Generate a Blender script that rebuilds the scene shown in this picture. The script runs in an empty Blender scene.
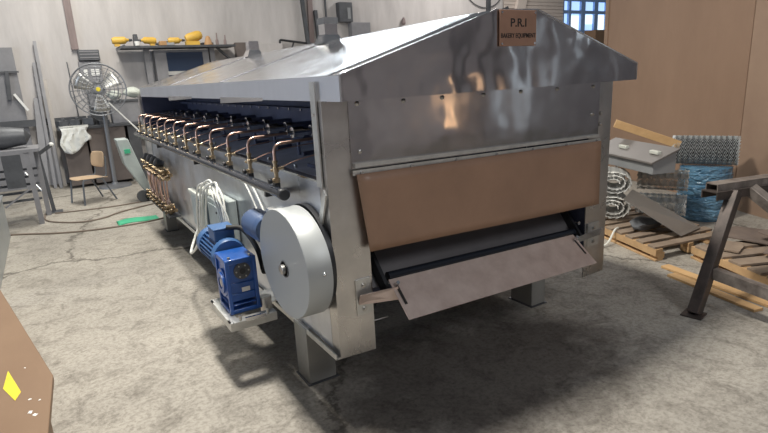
import bpy, bmesh, math, random
from mathutils import Vector as V, Matrix
random.seed(7)
PI = math.pi
C = bpy.context.scene.collection
sc = bpy.context.scene

# ------------------------------------------------------------------ materials
def mat(name, col, rough=0.5, metal=0.0, var=0.0, vscale=4.0, col2=None, bump=0.0, bscale=20.0,
        stretch=(1, 1, 1), emit=None, estr=0.0, detail=6.0, coat=0.0, rvar=0.0, ani=False):
    m = bpy.data.materials.new(name); m.use_nodes = True
    nt = m.node_tree; N = nt.nodes; L = nt.links
    b = N['Principled BSDF']
    b.inputs['Base Color'].default_value = (*col, 1)
    b.inputs['Roughness'].default_value = rough
    b.inputs['Metallic'].default_value = metal
    if coat: b.inputs['Coat Weight'].default_value = coat
    if emit:
        b.inputs['Emission Color'].default_value = (*emit, 1); b.inputs['Emission Strength'].default_value = estr
    if var or col2 or bump or rvar:
        tc = N.new('ShaderNodeTexCoord'); mp = N.new('ShaderNodeMapping')
        mp.inputs['Scale'].default_value = stretch
        L.new(tc.outputs['Object'], mp.inputs['Vector'])
    if var or col2:
        n = N.new('ShaderNodeTexNoise'); n.inputs['Scale'].default_value = vscale; n.inputs['Detail'].default_value = detail
        n.inputs['Roughness'].default_value = 0.65
        L.new(mp.outputs['Vector'], n.inputs['Vector'])
        r = N.new('ShaderNodeValToRGB')
        c2 = col2 if col2 else tuple(max(0, c * (1 - var)) for c in col)
        c1 = col if col2 else tuple(min(1, c * (1 + var)) for c in col)
        r.color_ramp.elements[0].position = 0.32; r.color_ramp.elements[1].position = 0.68
        r.color_ramp.elements[0].color = (*c2, 1); r.color_ramp.elements[1].color = (*c1, 1)
        L.new(n.outputs['Fac'], r.inputs['Fac']); L.new(r.outputs['Color'], b.inputs['Base Color'])
    if rvar:
        n2 = N.new('ShaderNodeTexNoise'); n2.inputs['Scale'].default_value = vscale * 1.7
        L.new(mp.outputs['Vector'], n2.inputs['Vector'])
        mr = N.new('ShaderNodeMapRange'); mr.inputs['To Min'].default_value = max(0.02, rough - rvar); mr.inputs['To Max'].default_value = rough + rvar
        mr.inputs['From Min'].default_value = 0.3; mr.inputs['From Max'].default_value = 0.7
        L.new(n2.outputs['Fac'], mr.inputs['Value']); L.new(mr.outputs['Result'], b.inputs['Roughness'])
    if bump:
        n3 = N.new('ShaderNodeTexNoise'); n3.inputs['Scale'].default_value = bscale; n3.inputs['Detail'].default_value = 2.0
        L.new(mp.outputs['Vector'], n3.inputs['Vector'])
        bp = N.new('ShaderNodeBump'); bp.inputs['Strength'].default_value = bump; bp.inputs['Distance'].default_value = 0.05
        L.new(n3.outputs['Fac'], bp.inputs['Height']); L.new(bp.outputs['Normal'], b.inputs['Normal'])
    return m

def floor_mat():
    m = bpy.data.materials.new('concrete_floor'); m.use_nodes = True
    nt = m.node_tree; N = nt.nodes; L = nt.links; b = N['Principled BSDF']
    tc = N.new('ShaderNodeTexCoord')
    def noise(scale, detail=8, rough=0.6, dist=0.0):
        n = N.new('ShaderNodeTexNoise'); n.inputs['Scale'].default_value = scale; n.inputs['Detail'].default_value = detail
        n.inputs['Roughness'].default_value = rough; n.inputs['Distortion'].default_value = dist
        L.new(tc.outputs['Object'], n.inputs['Vector']); return n
    def ramp(src, p0, c0, p1, c1):
        r = N.new('ShaderNodeValToRGB'); e = r.color_ramp.elements
        e[0].position = p0; e[1].position = p1; e[0].color = (*c0, 1); e[1].color = (*c1, 1)
        L.new(src, r.inputs['Fac']); return r
    def mix(kind, fac, a, bb):
        x = N.new('ShaderNodeMix'); x.data_type = 'RGBA'; x.blend_type = kind
        if isinstance(fac, float): x.inputs['Factor'].default_value = fac
        else: L.new(fac, x.inputs['Factor'])
        L.new(a, x.inputs[6]); L.new(bb, x.inputs[7]); return x.outputs[2]
    big = ramp(noise(0.75, 8, 0.6, 0.4).outputs['Fac'], 0.34, (0.345, 0.322, 0.285), 0.64, (0.465, 0.435, 0.383))
    mid = ramp(noise(5.5, 12, 0.78, 0.8).outputs['Fac'], 0.36, (0.62, 0.61, 0.60), 0.52, (1.0, 1.0, 1.0))
    fine = ramp(noise(38, 6, 0.75).outputs['Fac'], 0.36, (0.68, 0.67, 0.66), 0.56, (1.03, 1.03, 1.03))
    c = mix('MULTIPLY', 1.0, big.outputs['Color'], mid.outputs['Color'])
    c = mix('MULTIPLY', 1.0, c, fine.outputs['Color'])
    # greasy oil stain and machine shadow, painted as one dark patch before the mouth
    mp = N.new('ShaderNodeMapping'); mp.vector_type = 'TEXTURE'
    mp.inputs['Location'].default_value = (1.95, 2.15, 0); mp.inputs['Scale'].default_value = (1.25, 0.75, 1)
    L.new(tc.outputs['Object'], mp.inputs['Vector'])
    g = N.new('ShaderNodeVectorMath'); g.operation = 'LENGTH'; L.new(mp.outputs['Vector'], g.inputs[0])
    ad = N.new('ShaderNodeMath'); ad.operation = 'ADD'; L.new(g.outputs['Value'], ad.inputs[0])
    nn = noise(2.6, 6, 0.7); sb = N.new('ShaderNodeMath'); sb.operation = 'MULTIPLY_ADD'; sb.inputs[1].default_value = 1.5; sb.inputs[2].default_value = -0.75
    L.new(nn.outputs['Fac'], sb.inputs[0]); L.new(sb.outputs[0], ad.inputs[1])
    st = ramp(ad.outputs[0], 0.55, (0.42, 0.40, 0.40), 1.0, (1, 1, 1))
    c = mix('MULTIPLY', 1.0, c, st.outputs['Color'])
    # cracks
    ckm = ramp(noise(0.6, 3, 0.5).outputs['Fac'], 0.33, (0, 0, 0), 0.46, (0.85, 0.85, 0.85))
    dn = noise(1.3, 6, 0.7); wv = N.new('ShaderNodeVectorMath'); wv.operation = 'MULTIPLY_ADD'
    L.new(dn.outputs['Color'], wv.inputs[0]); wv.inputs[1].default_value = (0.9, 0.9, 0); L.new(tc.outputs['Object'], wv.inputs[2])
    vo = N.new('ShaderNodeTexVoronoi'); vo.feature = 'DISTANCE_TO_EDGE'; vo.inputs['Scale'].default_value = 0.27
    vo.voronoi_dimensions = '2D'; L.new(wv.outputs[0], vo.inputs['Vector'])
    cr = ramp(vo.outputs['Distance'], 0.0025, (0.30, 0.29, 0.28), 0.010, (1, 1, 1))
    c = mix('MULTIPLY', ckm.outputs['Color'], c, cr.outputs['Color'])
    L.new(c, b.inputs['Base Color'])
    b.inputs['Roughness'].default_value = 0.78
    b.inputs['Specular IOR Level'].default_value = 0.3
    bp = N.new('ShaderNodeBump'); bp.inputs['Strength'].default_value = 0.35; bp.inputs['Distance'].default_value = 0.012
    L.new(mix('MULTIPLY', 1.0, fine.outputs['Color'], cr.outputs['Color']), bp.inputs['Height']); L.new(bp.outputs['Normal'], b.inputs['Normal'])
    return m

M = {}
M['floor'] = floor_mat()
M['wall'] = mat('plaster_wall', (0.54, 0.515, 0.505), 0.9, var=0.13, vscale=2.2, bump=0.2, bscale=9, stretch=(1, 1, 0.22))
M['partition'] = mat('brown_board', (0.345, 0.225, 0.155), 0.75, col2=(0.285, 0.183, 0.125), vscale=1.5, stretch=(1, 1, 0.35))
M['partition2'] = mat('brown_board_pale', (0.38, 0.265, 0.19), 0.7, col2=(0.32, 0.215, 0.155), vscale=1.3)
M['steel'] = mat('stainless_steel', (0.62, 0.60, 0.60), 0.13, 1.0, var=0.10, vscale=2.2, bump=0.12, bscale=3.0, rvar=0.06)
M['belt'] = mat('dark_belt', (0.21, 0.20, 0.205), 0.35, 0.3, var=0.1, vscale=4)
M['frontcol'] = mat('reflection_column_grey', (0.30, 0.285, 0.30), 0.7)
M['warm_reflection_pane'] = mat('warm_streak_glow', (0.6, 0.4, 0.2), 0.3, emit=(1.0, 0.62, 0.35), estr=2.2)
M['frontwall'] = mat('grey_painted_wall', (0.66, 0.62, 0.64), 0.9, var=0.15, vscale=0.8)
M['hoodsteel'] = mat('hood_stainless', (0.66, 0.655, 0.67), 0.17, 1.0, var=0.04, vscale=2.0, bump=0.14, bscale=1.6, rvar=0.04)
M['lip'] = mat('lip_stainless', (0.66, 0.67, 0.71), 0.5, 0.85, var=0.06, vscale=3, stretch=(1, 1, 0.2))
M['gable'] = mat('gable_stainless', (0.56, 0.545, 0.55), 0.13, 1.0, var=0.05, vscale=2.0, bump=0.55, bscale=2.6, rvar=0.05)
M['brushed'] = mat('stainless_post', (0.58, 0.56, 0.545), 0.33, 1.0, var=0.10, vscale=4, bump=0.05, bscale=4, rvar=0.08)
M['side'] = mat('stainless_side', (0.63, 0.65, 0.69), 0.38, 1.0, var=0.16, vscale=2.5, bump=0.14, bscale=3, rvar=0.1)
M['galv'] = mat('galvanised', (0.62, 0.62, 0.60), 0.42, 0.85, var=0.12, vscale=14)
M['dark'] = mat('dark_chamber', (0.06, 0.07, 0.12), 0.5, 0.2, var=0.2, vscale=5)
M['tray'] = mat('burner_tray', (0.36, 0.39, 0.49), 0.6, 0.0, var=0.2, vscale=5)
M['black'] = mat('black_paint', (0.022, 0.023, 0.027), 0.35)
M['blackgloss'] = mat('black_gloss_pipe', (0.022, 0.026, 0.036), 0.16, 0.0)
M['rubber'] = mat('black_rubber', (0.02, 0.02, 0.02), 0.6)
M['copper'] = mat('copper', (0.62, 0.42, 0.34), 0.33, 1.0, var=0.14, vscale=20)
M['brass'] = mat('brass', (0.46, 0.36, 0.24), 0.33, 1.0, var=0.15, vscale=30)
M['chrome'] = mat('bright_steel', (0.75, 0.75, 0.76), 0.15, 1.0)
M['bolt'] = mat('bolt_steel', (0.5, 0.49, 0.47), 0.35, 1.0)
M['curtain'] = mat('brown_curtain', (0.32, 0.195, 0.13), 0.42, 0.0, var=0.10, vscale=3)
M['trayplate'] = mat('heat_tinted_steel', (0.70, 0.58, 0.52), 0.42, 0.4, col2=(0.55, 0.43, 0.38), vscale=9)
M['drum'] = mat('grey_paint', (0.40, 0.42, 0.425), 0.42, 0.15)
M['leg'] = mat('grey_leg', (0.33, 0.33, 0.31), 0.5, 0.3, var=0.08, vscale=6)
M['blue'] = mat('blue_paint', (0.014, 0.085, 0.34), 0.35, 0.0, var=0.12, vscale=10, coat=0.3)
M['bluepale'] = mat('blue_motor_paint', (0.045, 0.12, 0.28), 0.42, 0.0, var=0.12, vscale=8)
M['slate'] = mat('slate_blue_paint', (0.05, 0.09, 0.19), 0.45, 0.0, var=0.1, vscale=8)
M['plate'] = mat('name_plate_bronze', (0.40, 0.235, 0.165), 0.42, 0.5, var=0.08, vscale=8)
M['ink'] = mat('engraved_black', (0.02, 0.016, 0.015), 0.6)
M['ivory'] = mat('ivory_plastic', (0.62, 0.64, 0.58), 0.45)
M['cablewhite'] = mat('white_cable', (0.74, 0.74, 0.68), 0.45)
M['boxgrey'] = mat('junction_grey', (0.42, 0.47, 0.46), 0.45, var=0.08, vscale=7)
M['boxlid'] = mat('junction_window', (0.13, 0.17, 0.21), 0.15, 0.1)
M['label'] = mat('white_label', (0.75, 0.75, 0.73), 0.5)
M['yellow'] = mat('yellow_paint', (0.68, 0.42, 0.07), 0.5, var=0.1, vscale=8)
M['ytag'] = mat('yellow_tag', (0.72, 0.58, 0.03), 0.5, var=0.15, vscale=12)
M['orangebrown'] = mat('tan_item', (0.45, 0.26, 0.12), 0.6)
M['fan'] = mat('fan_grey', (0.22, 0.23, 0.25), 0.45, 0.4)
M['steelgrey'] = mat('painted_grey', (0.235, 0.235, 0.25), 0.5, 0.1, var=0.12, vscale=5)
M['greybox'] = mat('enclosure_grey', (0.26, 0.27, 0.28), 0.5, 0.0, var=0.05, vscale=5)
M['greyboxlid'] = mat('enclosure_lid_taupe', (0.17, 0.157, 0.15), 0.5, 0.0, var=0.06, vscale=5)
M['darkgrey'] = mat('dark_grey_steel', (0.10, 0.105, 0.115), 0.5, 0.4, var=0.2, vscale=6)
M['navyglass'] = mat('dark_glass', (0.03, 0.045, 0.08), 0.12, 0.0)
M['rusty'] = mat('worn_steel', (0.13, 0.105, 0.095), 0.5, 0.5, col2=(0.055, 0.048, 0.045), vscale=7)
M['wornlight'] = mat('worn_bare_steel', (0.33, 0.29, 0.26), 0.5, 0.3, col2=(0.12, 0.10, 0.09), vscale=9)
M['plywood'] = mat('plywood', (0.235, 0.15, 0.09), 0.7, col2=(0.19, 0.115, 0.068), vscale=2.2, stretch=(1, 0.4, 1))
M['pallet'] = mat('pallet_wood', (0.60, 0.40, 0.21), 0.75, col2=(0.46, 0.29, 0.15), vscale=5, stretch=(0.6, 2, 2))
M['palletgrey'] = mat('weathered_slats', (0.33, 0.255, 0.19), 0.8, col2=(0.22, 0.165, 0.125), vscale=5)
M['beam'] = mat('pine_beam', (0.66, 0.43, 0.21), 0.7, col2=(0.55, 0.34, 0.16), vscale=4, stretch=(3, 0.6, 3))
M['scrap'] = mat('scrap_board', (0.22, 0.17, 0.14), 0.8, col2=(0.14, 0.11, 0.095), vscale=5)
M['sheet'] = mat('dull_sheet_metal', (0.30, 0.28, 0.26), 0.45, 0.5, var=0.08, vscale=3)
M['mesh'] = mat('wire_mesh_grey', (0.46, 0.46, 0.44), 0.55, 0.3, var=0.15, vscale=12)
M['meshdark'] = mat('wire_mesh_steel', (0.56, 0.59, 0.60), 0.45, 0.35, var=0.15, vscale=12)
M['barrel'] = mat('blue_barrel', (0.16, 0.32, 0.46), 0.18, 0.0, col2=(0.05, 0.15, 0.27), vscale=9, bump=1.0, bscale=16, stretch=(1, 1, 1.8), coat=0.6)
M['cloth'] = mat('white_cloth', (0.72, 0.73, 0.70), 0.85, var=0.05, vscale=5, bump=0.4, bscale=8)
M['bag'] = mat('pale_bag', (0.62, 0.66, 0.60), 0.5, var=0.10, vscale=5, bump=0.5, bscale=9)
M['chairwood'] = mat('chair_plywood', (0.55, 0.40, 0.26), 0.45, var=0.08, vscale=5)
M['chairsteel'] = mat('chair_tube', (0.17, 0.19, 0.22), 0.4, 0.5)
M['brownmetal'] = mat('brown_cabinet', (0.16, 0.135, 0.125), 0.55, 0.2, var=0.15, vscale=3)
M['pinkwood'] = mat('old_timber', (0.24, 0.19, 0.185), 0.8, var=0.15, vscale=6, stretch=(3, 3, 0.4))
M['greenhose'] = mat('green_cloth', (0.05, 0.42, 0.23), 0.6)
M['hose'] = mat('brown_hose', (0.19, 0.15, 0.12), 0.6)
M['shutter'] = mat('roller_shutter', (0.66, 0.58, 0.52), 0.6, var=0.05, vscale=3)
M['stainbox'] = mat('stainless_bin', (0.42, 0.45, 0.46), 0.4, 0.6, var=0.08, vscale=3)
M['sky_pane'] = mat('bright_window_pane', (0.3, 0.45, 0.7), 0.2, emit=(0.45, 0.66, 1.0), estr=1.1)
M['sky_pane2'] = mat('white_window_pane', (0.6, 0.7, 0.8), 0.2, emit=(0.80, 0.92, 1.0), estr=1.3)
M['bluesteel'] = mat('blue_window_frame', (0.26, 0.40, 0.66), 0.4, var=0.1, vscale=4)

# ------------------------------------------------------------------ mesh helpers
class MB:
    def __init__(s): s.bm = bmesh.new()
    def box(s, x0, x1, y0, y1, z0, z1):
        vs = [s.bm.verts.new((x, y, z)) for x in (x0, x1) for y in (y0, y1) for z in (z0, z1)]
        for f in ((0,1,3,2),(4,6,7,5),(0,4,5,1),(2,3,7,6),(0,2,6,4),(1,5,7,3)): s.bm.faces.new([vs[i] for i in f])
        return s
    def hexa(s, a, b):      # two 4-point loops, bottom and top
        va = [s.bm.verts.new(p) for p in a]; vb = [s.bm.verts.new(p) for p in b]; n = len(va)
        s.bm.faces.new(va[::-1]); s.bm.faces.new(vb)
        for i in range(n): s.bm.faces.new((va[i], va[(i+1) % n], vb[(i+1) % n], vb[i]))
        return s
    def obox(s, c, size, rz=0.0, rx=0.0, ry=0.0):
        R = Matrix.Rotation(rz, 3, 'Z') @ Matrix.Rotation(ry, 3, 'Y') @ Matrix.Rotation(rx, 3, 'X')
        h = V(size) * 0.5; c = V(c)
        lo = [c + R @ V((sx*h.x, sy*h.y, -h.z)) for sx, sy in ((-1,-1),(1,-1),(1,1),(-1,1))]
        hi = [c + R @ V((sx*h.x, sy*h.y, h.z)) for sx, sy in ((-1,-1),(1,-1),(1,1),(-1,1))]
        return s.hexa(lo, hi)
    def bar(s, p0, p1, w, h, up=(0,0,1)):
        p0, p1 = V(p0), V(p1); d = (p1-p0).normalized(); sd = d.cross(V(up))
        if sd.length < 1e-4: sd = d.cross(V((1,0,0)))
        sd.normalize(); u = sd.cross(d).normalized()
        q = lambda p: [p + sd*(a*w/2) + u*(b*h/2) for a, b in ((-1,-1),(1,-1),(1,1),(-1,1))]
        return s.hexa(q(p0), q(p1))
    def plate(s, pts, t):   # polygon thickened by vector t
        pts = [V(p) for p in pts]; t = V(t)
        return s.hexa(pts, [p + t for p in pts])
    def ring(s, c, ax, r, seg, ref=None):
        ax = V(ax).normalized(); ref = ref or (V((0,0,1)) if abs(ax.z) < 0.9 else V((1,0,0)))
        u = ax.cross(ref).normalized(); v = ax.cross(u)
        return [s.bm.verts.new(V(c) + (u*math.cos(2*PI*i/seg) + v*math.sin(2*PI*i/seg))*r) for i in range(seg)]
    def lathe(s, p0, ax, prof, seg=20):      # prof: (along, radius); radius 0 closes
        p0 = V(p0); ax = V(ax).normalized(); prev = None
        for h, r in prof:
            if r <= 1e-6: cur = [s.bm.verts.new(p0 + ax*h)]
            else: cur = s.ring(p0 + ax*h, ax, r, seg)
            if prev:
                for i in range(seg):
                    a = prev[i % len(prev)]; b = prev[(i+1) % len(prev)]; c = cur[(i+1) % len(cur)]; d = cur[i % len(cur)]
                    f = []
                    for v in (a, b, c, d):
                        if v not in f: f.append(v)
                    if len(f) > 2: s.bm.faces.new(f)
            prev = cur
        return s
    def cyl(s, p0, p1, r, r1=None, seg=16):
        p0, p1 = V(p0), V(p1); l = (p1-p0).length; r1 = r if r1 is None else r1
        return s.lathe(p0, p1-p0, [(0,0),(0,r),(l,r1),(l,0)], seg)
    def sphere(s, c, r, seg=12, n=7, sz=1.0):
        return s.lathe(V(c)-V((0,0,r*sz)), (0,0,1), [((1-math.cos(PI*i/n))*r*sz, r*math.sin(PI*i/n) if 0 < i < n else 0) for i in range(n+1)], seg)
    def tube(s, pts, r, seg=8, close=False):
        pts = [V(p) for p in pts]; n = len(pts); ref = None; rings = []
        for i, p in enumerate(pts):
            if close: d = pts[(i+1) % n] - pts[i-1]
            else: d = pts[min(i+1, n-1)] - pts[max(i-1, 0)]
            d.normalize()
            if ref is None: ref = V((0,0,1)) if abs(d.z) < 0.9 else V((1,0,0))
            u = d.cross(ref)
            if u.length < 1e-5: u = d.orthogonal()
            u.normalize(); ref = u.cross(d).normalized(); v = ref
            rings.append([s.bm.verts.new(p + (u*math.cos(2*PI*k/seg) + v*math.sin(2*PI*k/seg))*r) for k in range(seg)])
        m = n if close else n-1
        for i in range(m):
            a, b = rings[i], rings[(i+1) % n]
            for k in range(seg): s.bm.faces.new((a[k], a[(k+1) % seg], b[(k+1) % seg], b[k]))
        if not close:
            s.bm.faces.new(rings[0][::-1]); s.bm.faces.new(rings[-1])
        return s
    def torus(s, c, ax, R, r, seg=40, sub=6):
        ax = V(ax).normalized(); u = ax.orthogonal().normalized(); v = ax.cross(u)
        return s.tube([V(c) + (u*math.cos(2*PI*i/seg) + v*math.sin(2*PI*i/seg))*R for i in range(seg)], r, sub, True)
    def build(s, name, m, parent=None, bevel=0.0, smooth=True, origin=None, seg=2):
        bm = s.bm
        bmesh.ops.recalc_face_normals(bm, faces=bm.faces[:])
        if parent is not None: o0 = base_of(parent)
        elif origin is not None: o0 = V(origin)
        else:
            xs = [v.co for v in bm.verts]
            o0 = V(((min(p.x for p in xs)+max(p.x for p in xs))/2, (min(p.y for p in xs)+max(p.y for p in xs))/2, min(p.z for p in xs)))
        bmesh.ops.translate(bm, vec=-o0, verts=bm.verts[:])
        me = bpy.data.meshes.new(name); bm.to_mesh(me); bm.free()
        me.materials.append(M[m] if isinstance(m, str) else m)
        if smooth:
            me.shade_smooth(); me.set_sharp_from_angle(angle=math.radians(38))
        o = bpy.data.objects.new(name, me); C.objects.link(o)
        if parent is not None: o.parent = parent
        else: o.location = o0
        if bevel:
            md = o.modifiers.new('bevel', 'BEVEL'); md.width = bevel; md.segments = seg; md.limit_method = 'ANGLE'
        return o
def base_of(o):
    p = V(o.location)
    while o.parent: o = o.parent; p = p + V(o.location)
    return p
def arc(pts, n=6, r=0.05):      # rounded corners on a polyline
    pts = [V(p) for p in pts]; out = [pts[0]]
    for i in range(1, len(pts)-1):
        a, b, c = pts[i-1], pts[i], pts[i+1]
        d1 = (a-b); d2 = (c-b); q = min(r, d1.length*.49, d2.length*.49)
        p1 = b + d1.normalized()*q; p2 = b + d2.normalized()*q
        for k in range(n+1):
            t = k/n; out.append(p1*(1-t)**2 + b*2*t*(1-t) + p2*t*t)
    out.append(pts[-1]); return out
def smooth_path(pts, n=8):      # Catmull-Rom through points
    P = [V(p) for p in pts]; P = [P[0]*2-P[1]] + P + [P[-1]*2-P[-2]]; out = []
    for i in range(1, len(P)-2):
        for k in range(n):
            t = k/n; a, b, c, d = P[i-1], P[i], P[i+1], P[i+2]
            out.append(0.5*((2*b) + (c-a)*t + (2*a-5*b+4*c-d)*t*t + (3*b-a-3*c+d)*t**3))
    out.append(P[-2]); return out
def thing(name, label, cat, loc, group=None):
    o = bpy.data.objects.new(name, None); C.objects.link(o); o.location = loc; o.empty_display_size = 0.1
    o['label'] = label; o['category'] = cat
    if group: o['group'] = group
    return o
def tag(o, label, cat, group=None):
    o['label'] = label; o['category'] = cat
    if group: o['group'] = group
    return o
def struct(o): o['kind'] = 'structure'; return o
def clone(o, parent, loc):
    c = o.copy(); C.objects.link(c); c.parent = parent; c.location = loc
    for ch in list(o.children):
        d = ch.copy(); C.objects.link(d); d.parent = c
    return c
def lumpy(mb, c, size, seed=1, n=3, amp=0.25):
    rnd = random.Random(seed)
    r = bmesh.ops.create_icosphere(mb.bm, subdivisions=n, radius=1.0)
    ph = [(V((rnd.uniform(-1,1), rnd.uniform(-1,1), rnd.uniform(-1,1))).normalized(), rnd.uniform(2.5, 7), rnd.uniform(0, 6)) for _ in range(9)]
    for v in r['verts']:
        d = v.co.normalized(); k = 1 + amp*sum(math.sin(d.dot(a)*f+p) for a, f, p in ph)/4
        v.co = V(c) + V((d.x*size[0]*k, d.y*size[1]*k, d.z*size[2]*k))
    return mb

# ------------------------------------------------------------------ camera (24 mm phone lens, eye height 1.7 m)
f_px = 536.0
Rx = V((0.8448, -0.1767, 0.5050)); Ry = V((-0.5327, -0.1886, 0.8251)); Rz = V((-0.0506, -0.9660, -0.2535))
def camrows():
    a = V((38-384, 94-216.5, f_px)).normalized(); c = V((491-384, 2259-216.5, f_px)).normalized()
    c = (c - a*a.dot(c)).normalized(); z = -c; x = a.cross(z); return x, a, z
X_, Y_, Z_ = camrows()
right = V((X_.x, Y_.x, Z_.x)); up = -V((X_.y, Y_.y, Z_.y)); back = -V((X_.z, Y_.z, Z_.z))
cam = bpy.data.cameras.new('camera'); cam.lens = f_px/768*36; cam.sensor_width = 36; cam.clip_start = 0.05; cam.clip_end = 200
co = bpy.data.objects.new('camera', cam); C.objects.link(co)
mw = Matrix((( right.x, up.x, back.x, 0), (right.y, up.y, back.y, 0), (right.z, up.z, back.z, 1.7), (0, 0, 0, 1)))
co.matrix_world = mw; sc.camera = co

# ------------------------------------------------------------------ setting
WY = 12.0
struct(MB().box(-8, 19, -6, WY+0.3, -0.1, 0).build('floor', 'floor', origin=(0, 0, 0)))
b = MB()
b.box(-8, 13.05, WY, WY+0.3, 0, 4.6); b.box(16.6, 19, WY, WY+0.3, 0, 4.6); b.box(13.05, 16.6, WY, WY+0.3, 0, 2.0); b.box(13.05, 16.6, WY, WY+0.3, 4.2, 4.6)
struct(b.build('wall_back', 'wall', smooth=False))
struct(MB().box(-8.2, -8, -6, WY+0.3, 0, 4.6).build('wall_left', 'wall', smooth=False))
struct(MB().box(-8, 19, -6.2, -6, 0, 4.6).build('wall_front', 'frontwall', smooth=False))
for k_, x_ in enumerate((-3.0, 1.2, 3.4, 5.6, 9.0)):
    struct(MB().box(x_-.22, x_+.22, -6.0, -5.7, 0, 4.6).build('reflection_column_%d' % (k_+1), 'frontcol', smooth=False))  # columns added out of view for dark streaks in the oven front's reflections

for k_, (x_, w_, z_, h_, m_) in enumerate(((8.3, .22, 0.5, 0.9, 'warm_reflection_pane'), (10.6, .25, 0.3, 2.2, 'sky_pane2'), (13.6, .7, 2.2, 1.5, 'sky_pane2'))):
    struct(MB().box(x_, x_+w_, -6.0, -5.98, z_, z_+h_).build('window_%d' % (k_+2), m_, smooth=False))  # glowing panes added out of view so bright streaks reflect in the oven front
# partition of brown boards on the right
pd = V((0.38, 0.925, 0)); pn = V((0.925, -0.38, 0)); p0 = V((6.05, 1.7, 0))
def pp(u, v=0.0, z=0.0): return p0 + pd*u + pn*v + V((0, 0, z))
def pboard(mb, u0, u1, v0, v1, z0, z1):
    return mb.hexa([pp(u0, v0, z0), pp(u1, v0, z0), pp(u1, v1, z0), pp(u0, v1, z0)], [pp(u0, v0, z1), pp(u1, v0, z1), pp(u1, v1, z1), pp(u0, v1, z1)])
wr = struct(pboard(MB(), -0.4, 4.20, 0.03, 0.15, 0, 4.2).build('wall_right', 'partition', smooth=False))
b = MB(); pboard(b, 1.42, 4.22, 0.0, 0.03, 0.0, 4.2); b.build('wall_board', 'partition', wr, smooth=False)
b = MB(); pboard(b, -0.4, 1.27, -0.005, 0.03, 0.0, 4.2); b.build('wall_board', 'partition2', wr, smooth=False)
b = MB(); pboard(b, 1.27, 1.415, 0.004, 0.03, 0.0, 4.2); b.build('wall_batten', 'partition2', wr, smooth=False)
b = MB(); pboard(b, 4.14, 4.23, -0.012, 0.16, 0.0, 4.2); b.build('wall_batten', 'partition', wr, smooth=False)

# far right window and roller shutter in the back wall
w = struct(thing('window_1', '', '', (15.3, WY, 2.0))); del w['label']; del w['category']
MB().box(14.25, 16.6, WY+0.12, WY+0.14, 2.0, 4.2).build('window_pane', 'sky_pane', w)
b = MB()
for x, wd in ((14.28, .06), (14.62, .05), (15.25, .10), (15.9, .09), (16.5, .1)): b.box(x-wd, x+wd, WY+0.02, WY+0.10, 2.0, 4.2)
for z in (2.08, 2.75, 3.35, 3.72, 4.1): b.box(14.25, 16.6, WY+0.03, WY+0.09, z-0.05, z+0.05)
b.build('window_frame', 'bluesteel', w)
for x0, x1, z0, z1 in ((15.98, 16.42, 2.82, 3.28), (15.98, 16.42, 2.15, 2.68), (15.35, 15.8, 3.0, 3.28), (14.70, 15.12, 2.15, 3.25)):
    MB().box(x0, x1, WY+0.09, WY+0.11, z0, z1).build('window_pane', 'sky_pane2', w)
b = MB()
for i in range(22): b.box(11.7, 14.2, WY-0.06, WY-0.002, 2.0+i*0.1, 2.0+i*0.1+0.085)
b.box(11.7, 14.2, WY-0.03, WY-0.001, 2.0, 4.2)
struct(b.build('door_1', 'shutter', smooth=False))

# ------------------------------------------------------------------ the tunnel oven
OV = thing('tunnel_oven', 'long stainless steel tunnel oven with gabled hood, copper burner pipes and blue gear motor', 'oven', (2.1, 4.9, 0))
XL, XR, YF, YB = 1.06, 3.134, 2.22, 7.55
ZB = 0.325
# hood
prof = [(1.075, 1.603), (1.075, 1.713), (1.955, 1.984), (2.245, 1.990), (3.118, 1.698), (3.118, 1.600)]
b = MB(); bm = b.bm; NY = 40; prev = None; HY0, HY1 = 2.06, 7.35
# dense profile for gentle oil-canning of the sheets
dp = []
for (xa, za), (xb, zb) in zip(prof, prof[1:]):
    n = 1 if abs(xa-xb) < .01 else (3 if abs(xa-xb) < .4 else 12)
    for k in range(n): dp.append((xa+(xb-xa)*k/n, za+(zb-za)*k/n))
dp.append(prof[-1])
def dent(x, y):
    return 0.003*math.sin(2.1*y+1.3*x+0.6)*math.sin(3.3*x+0.7*y)
rows = []
for j in range(NY+1):
    y = HY0+(HY1-HY0)*j/NY; row = []
    for i, (x, z) in enumerate(dp):
        edge = 0 if (x < 1.08 or x > 3.11 or j in (0, NY)) else 1
        seam = min(abs(y-5.55), abs(y-3.83), y-HY0, HY1-y)
        row.append(bm.verts.new((x, y, z + edge*dent(x, y)*min(1, seam*4)*min(1, (x-1.075)*3))))
    rows.append(row)
for j in range(NY):
    for i in range(len(dp)-1): bm.faces.new((rows[j][i], rows[j][i+1], rows[j+1][i+1], rows[j+1][i]))
hood = b.build('hood', 'hoodsteel', OV)
md = hood.modifiers.new('sheet', 'SOLIDIFY'); md.thickness = 0.004; md.offset = -1
b = MB()
b.plate([(x, 2.052, z) for x, z in prof], (0, 0.008, 0)); g = b.build('hood_gable', 'gable', OV)
MB().plate([(x, 7.35, z) for x, z in prof], (0, 0.008, 0)).build('hood_gable', 'hoodsteel', OV)
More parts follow.
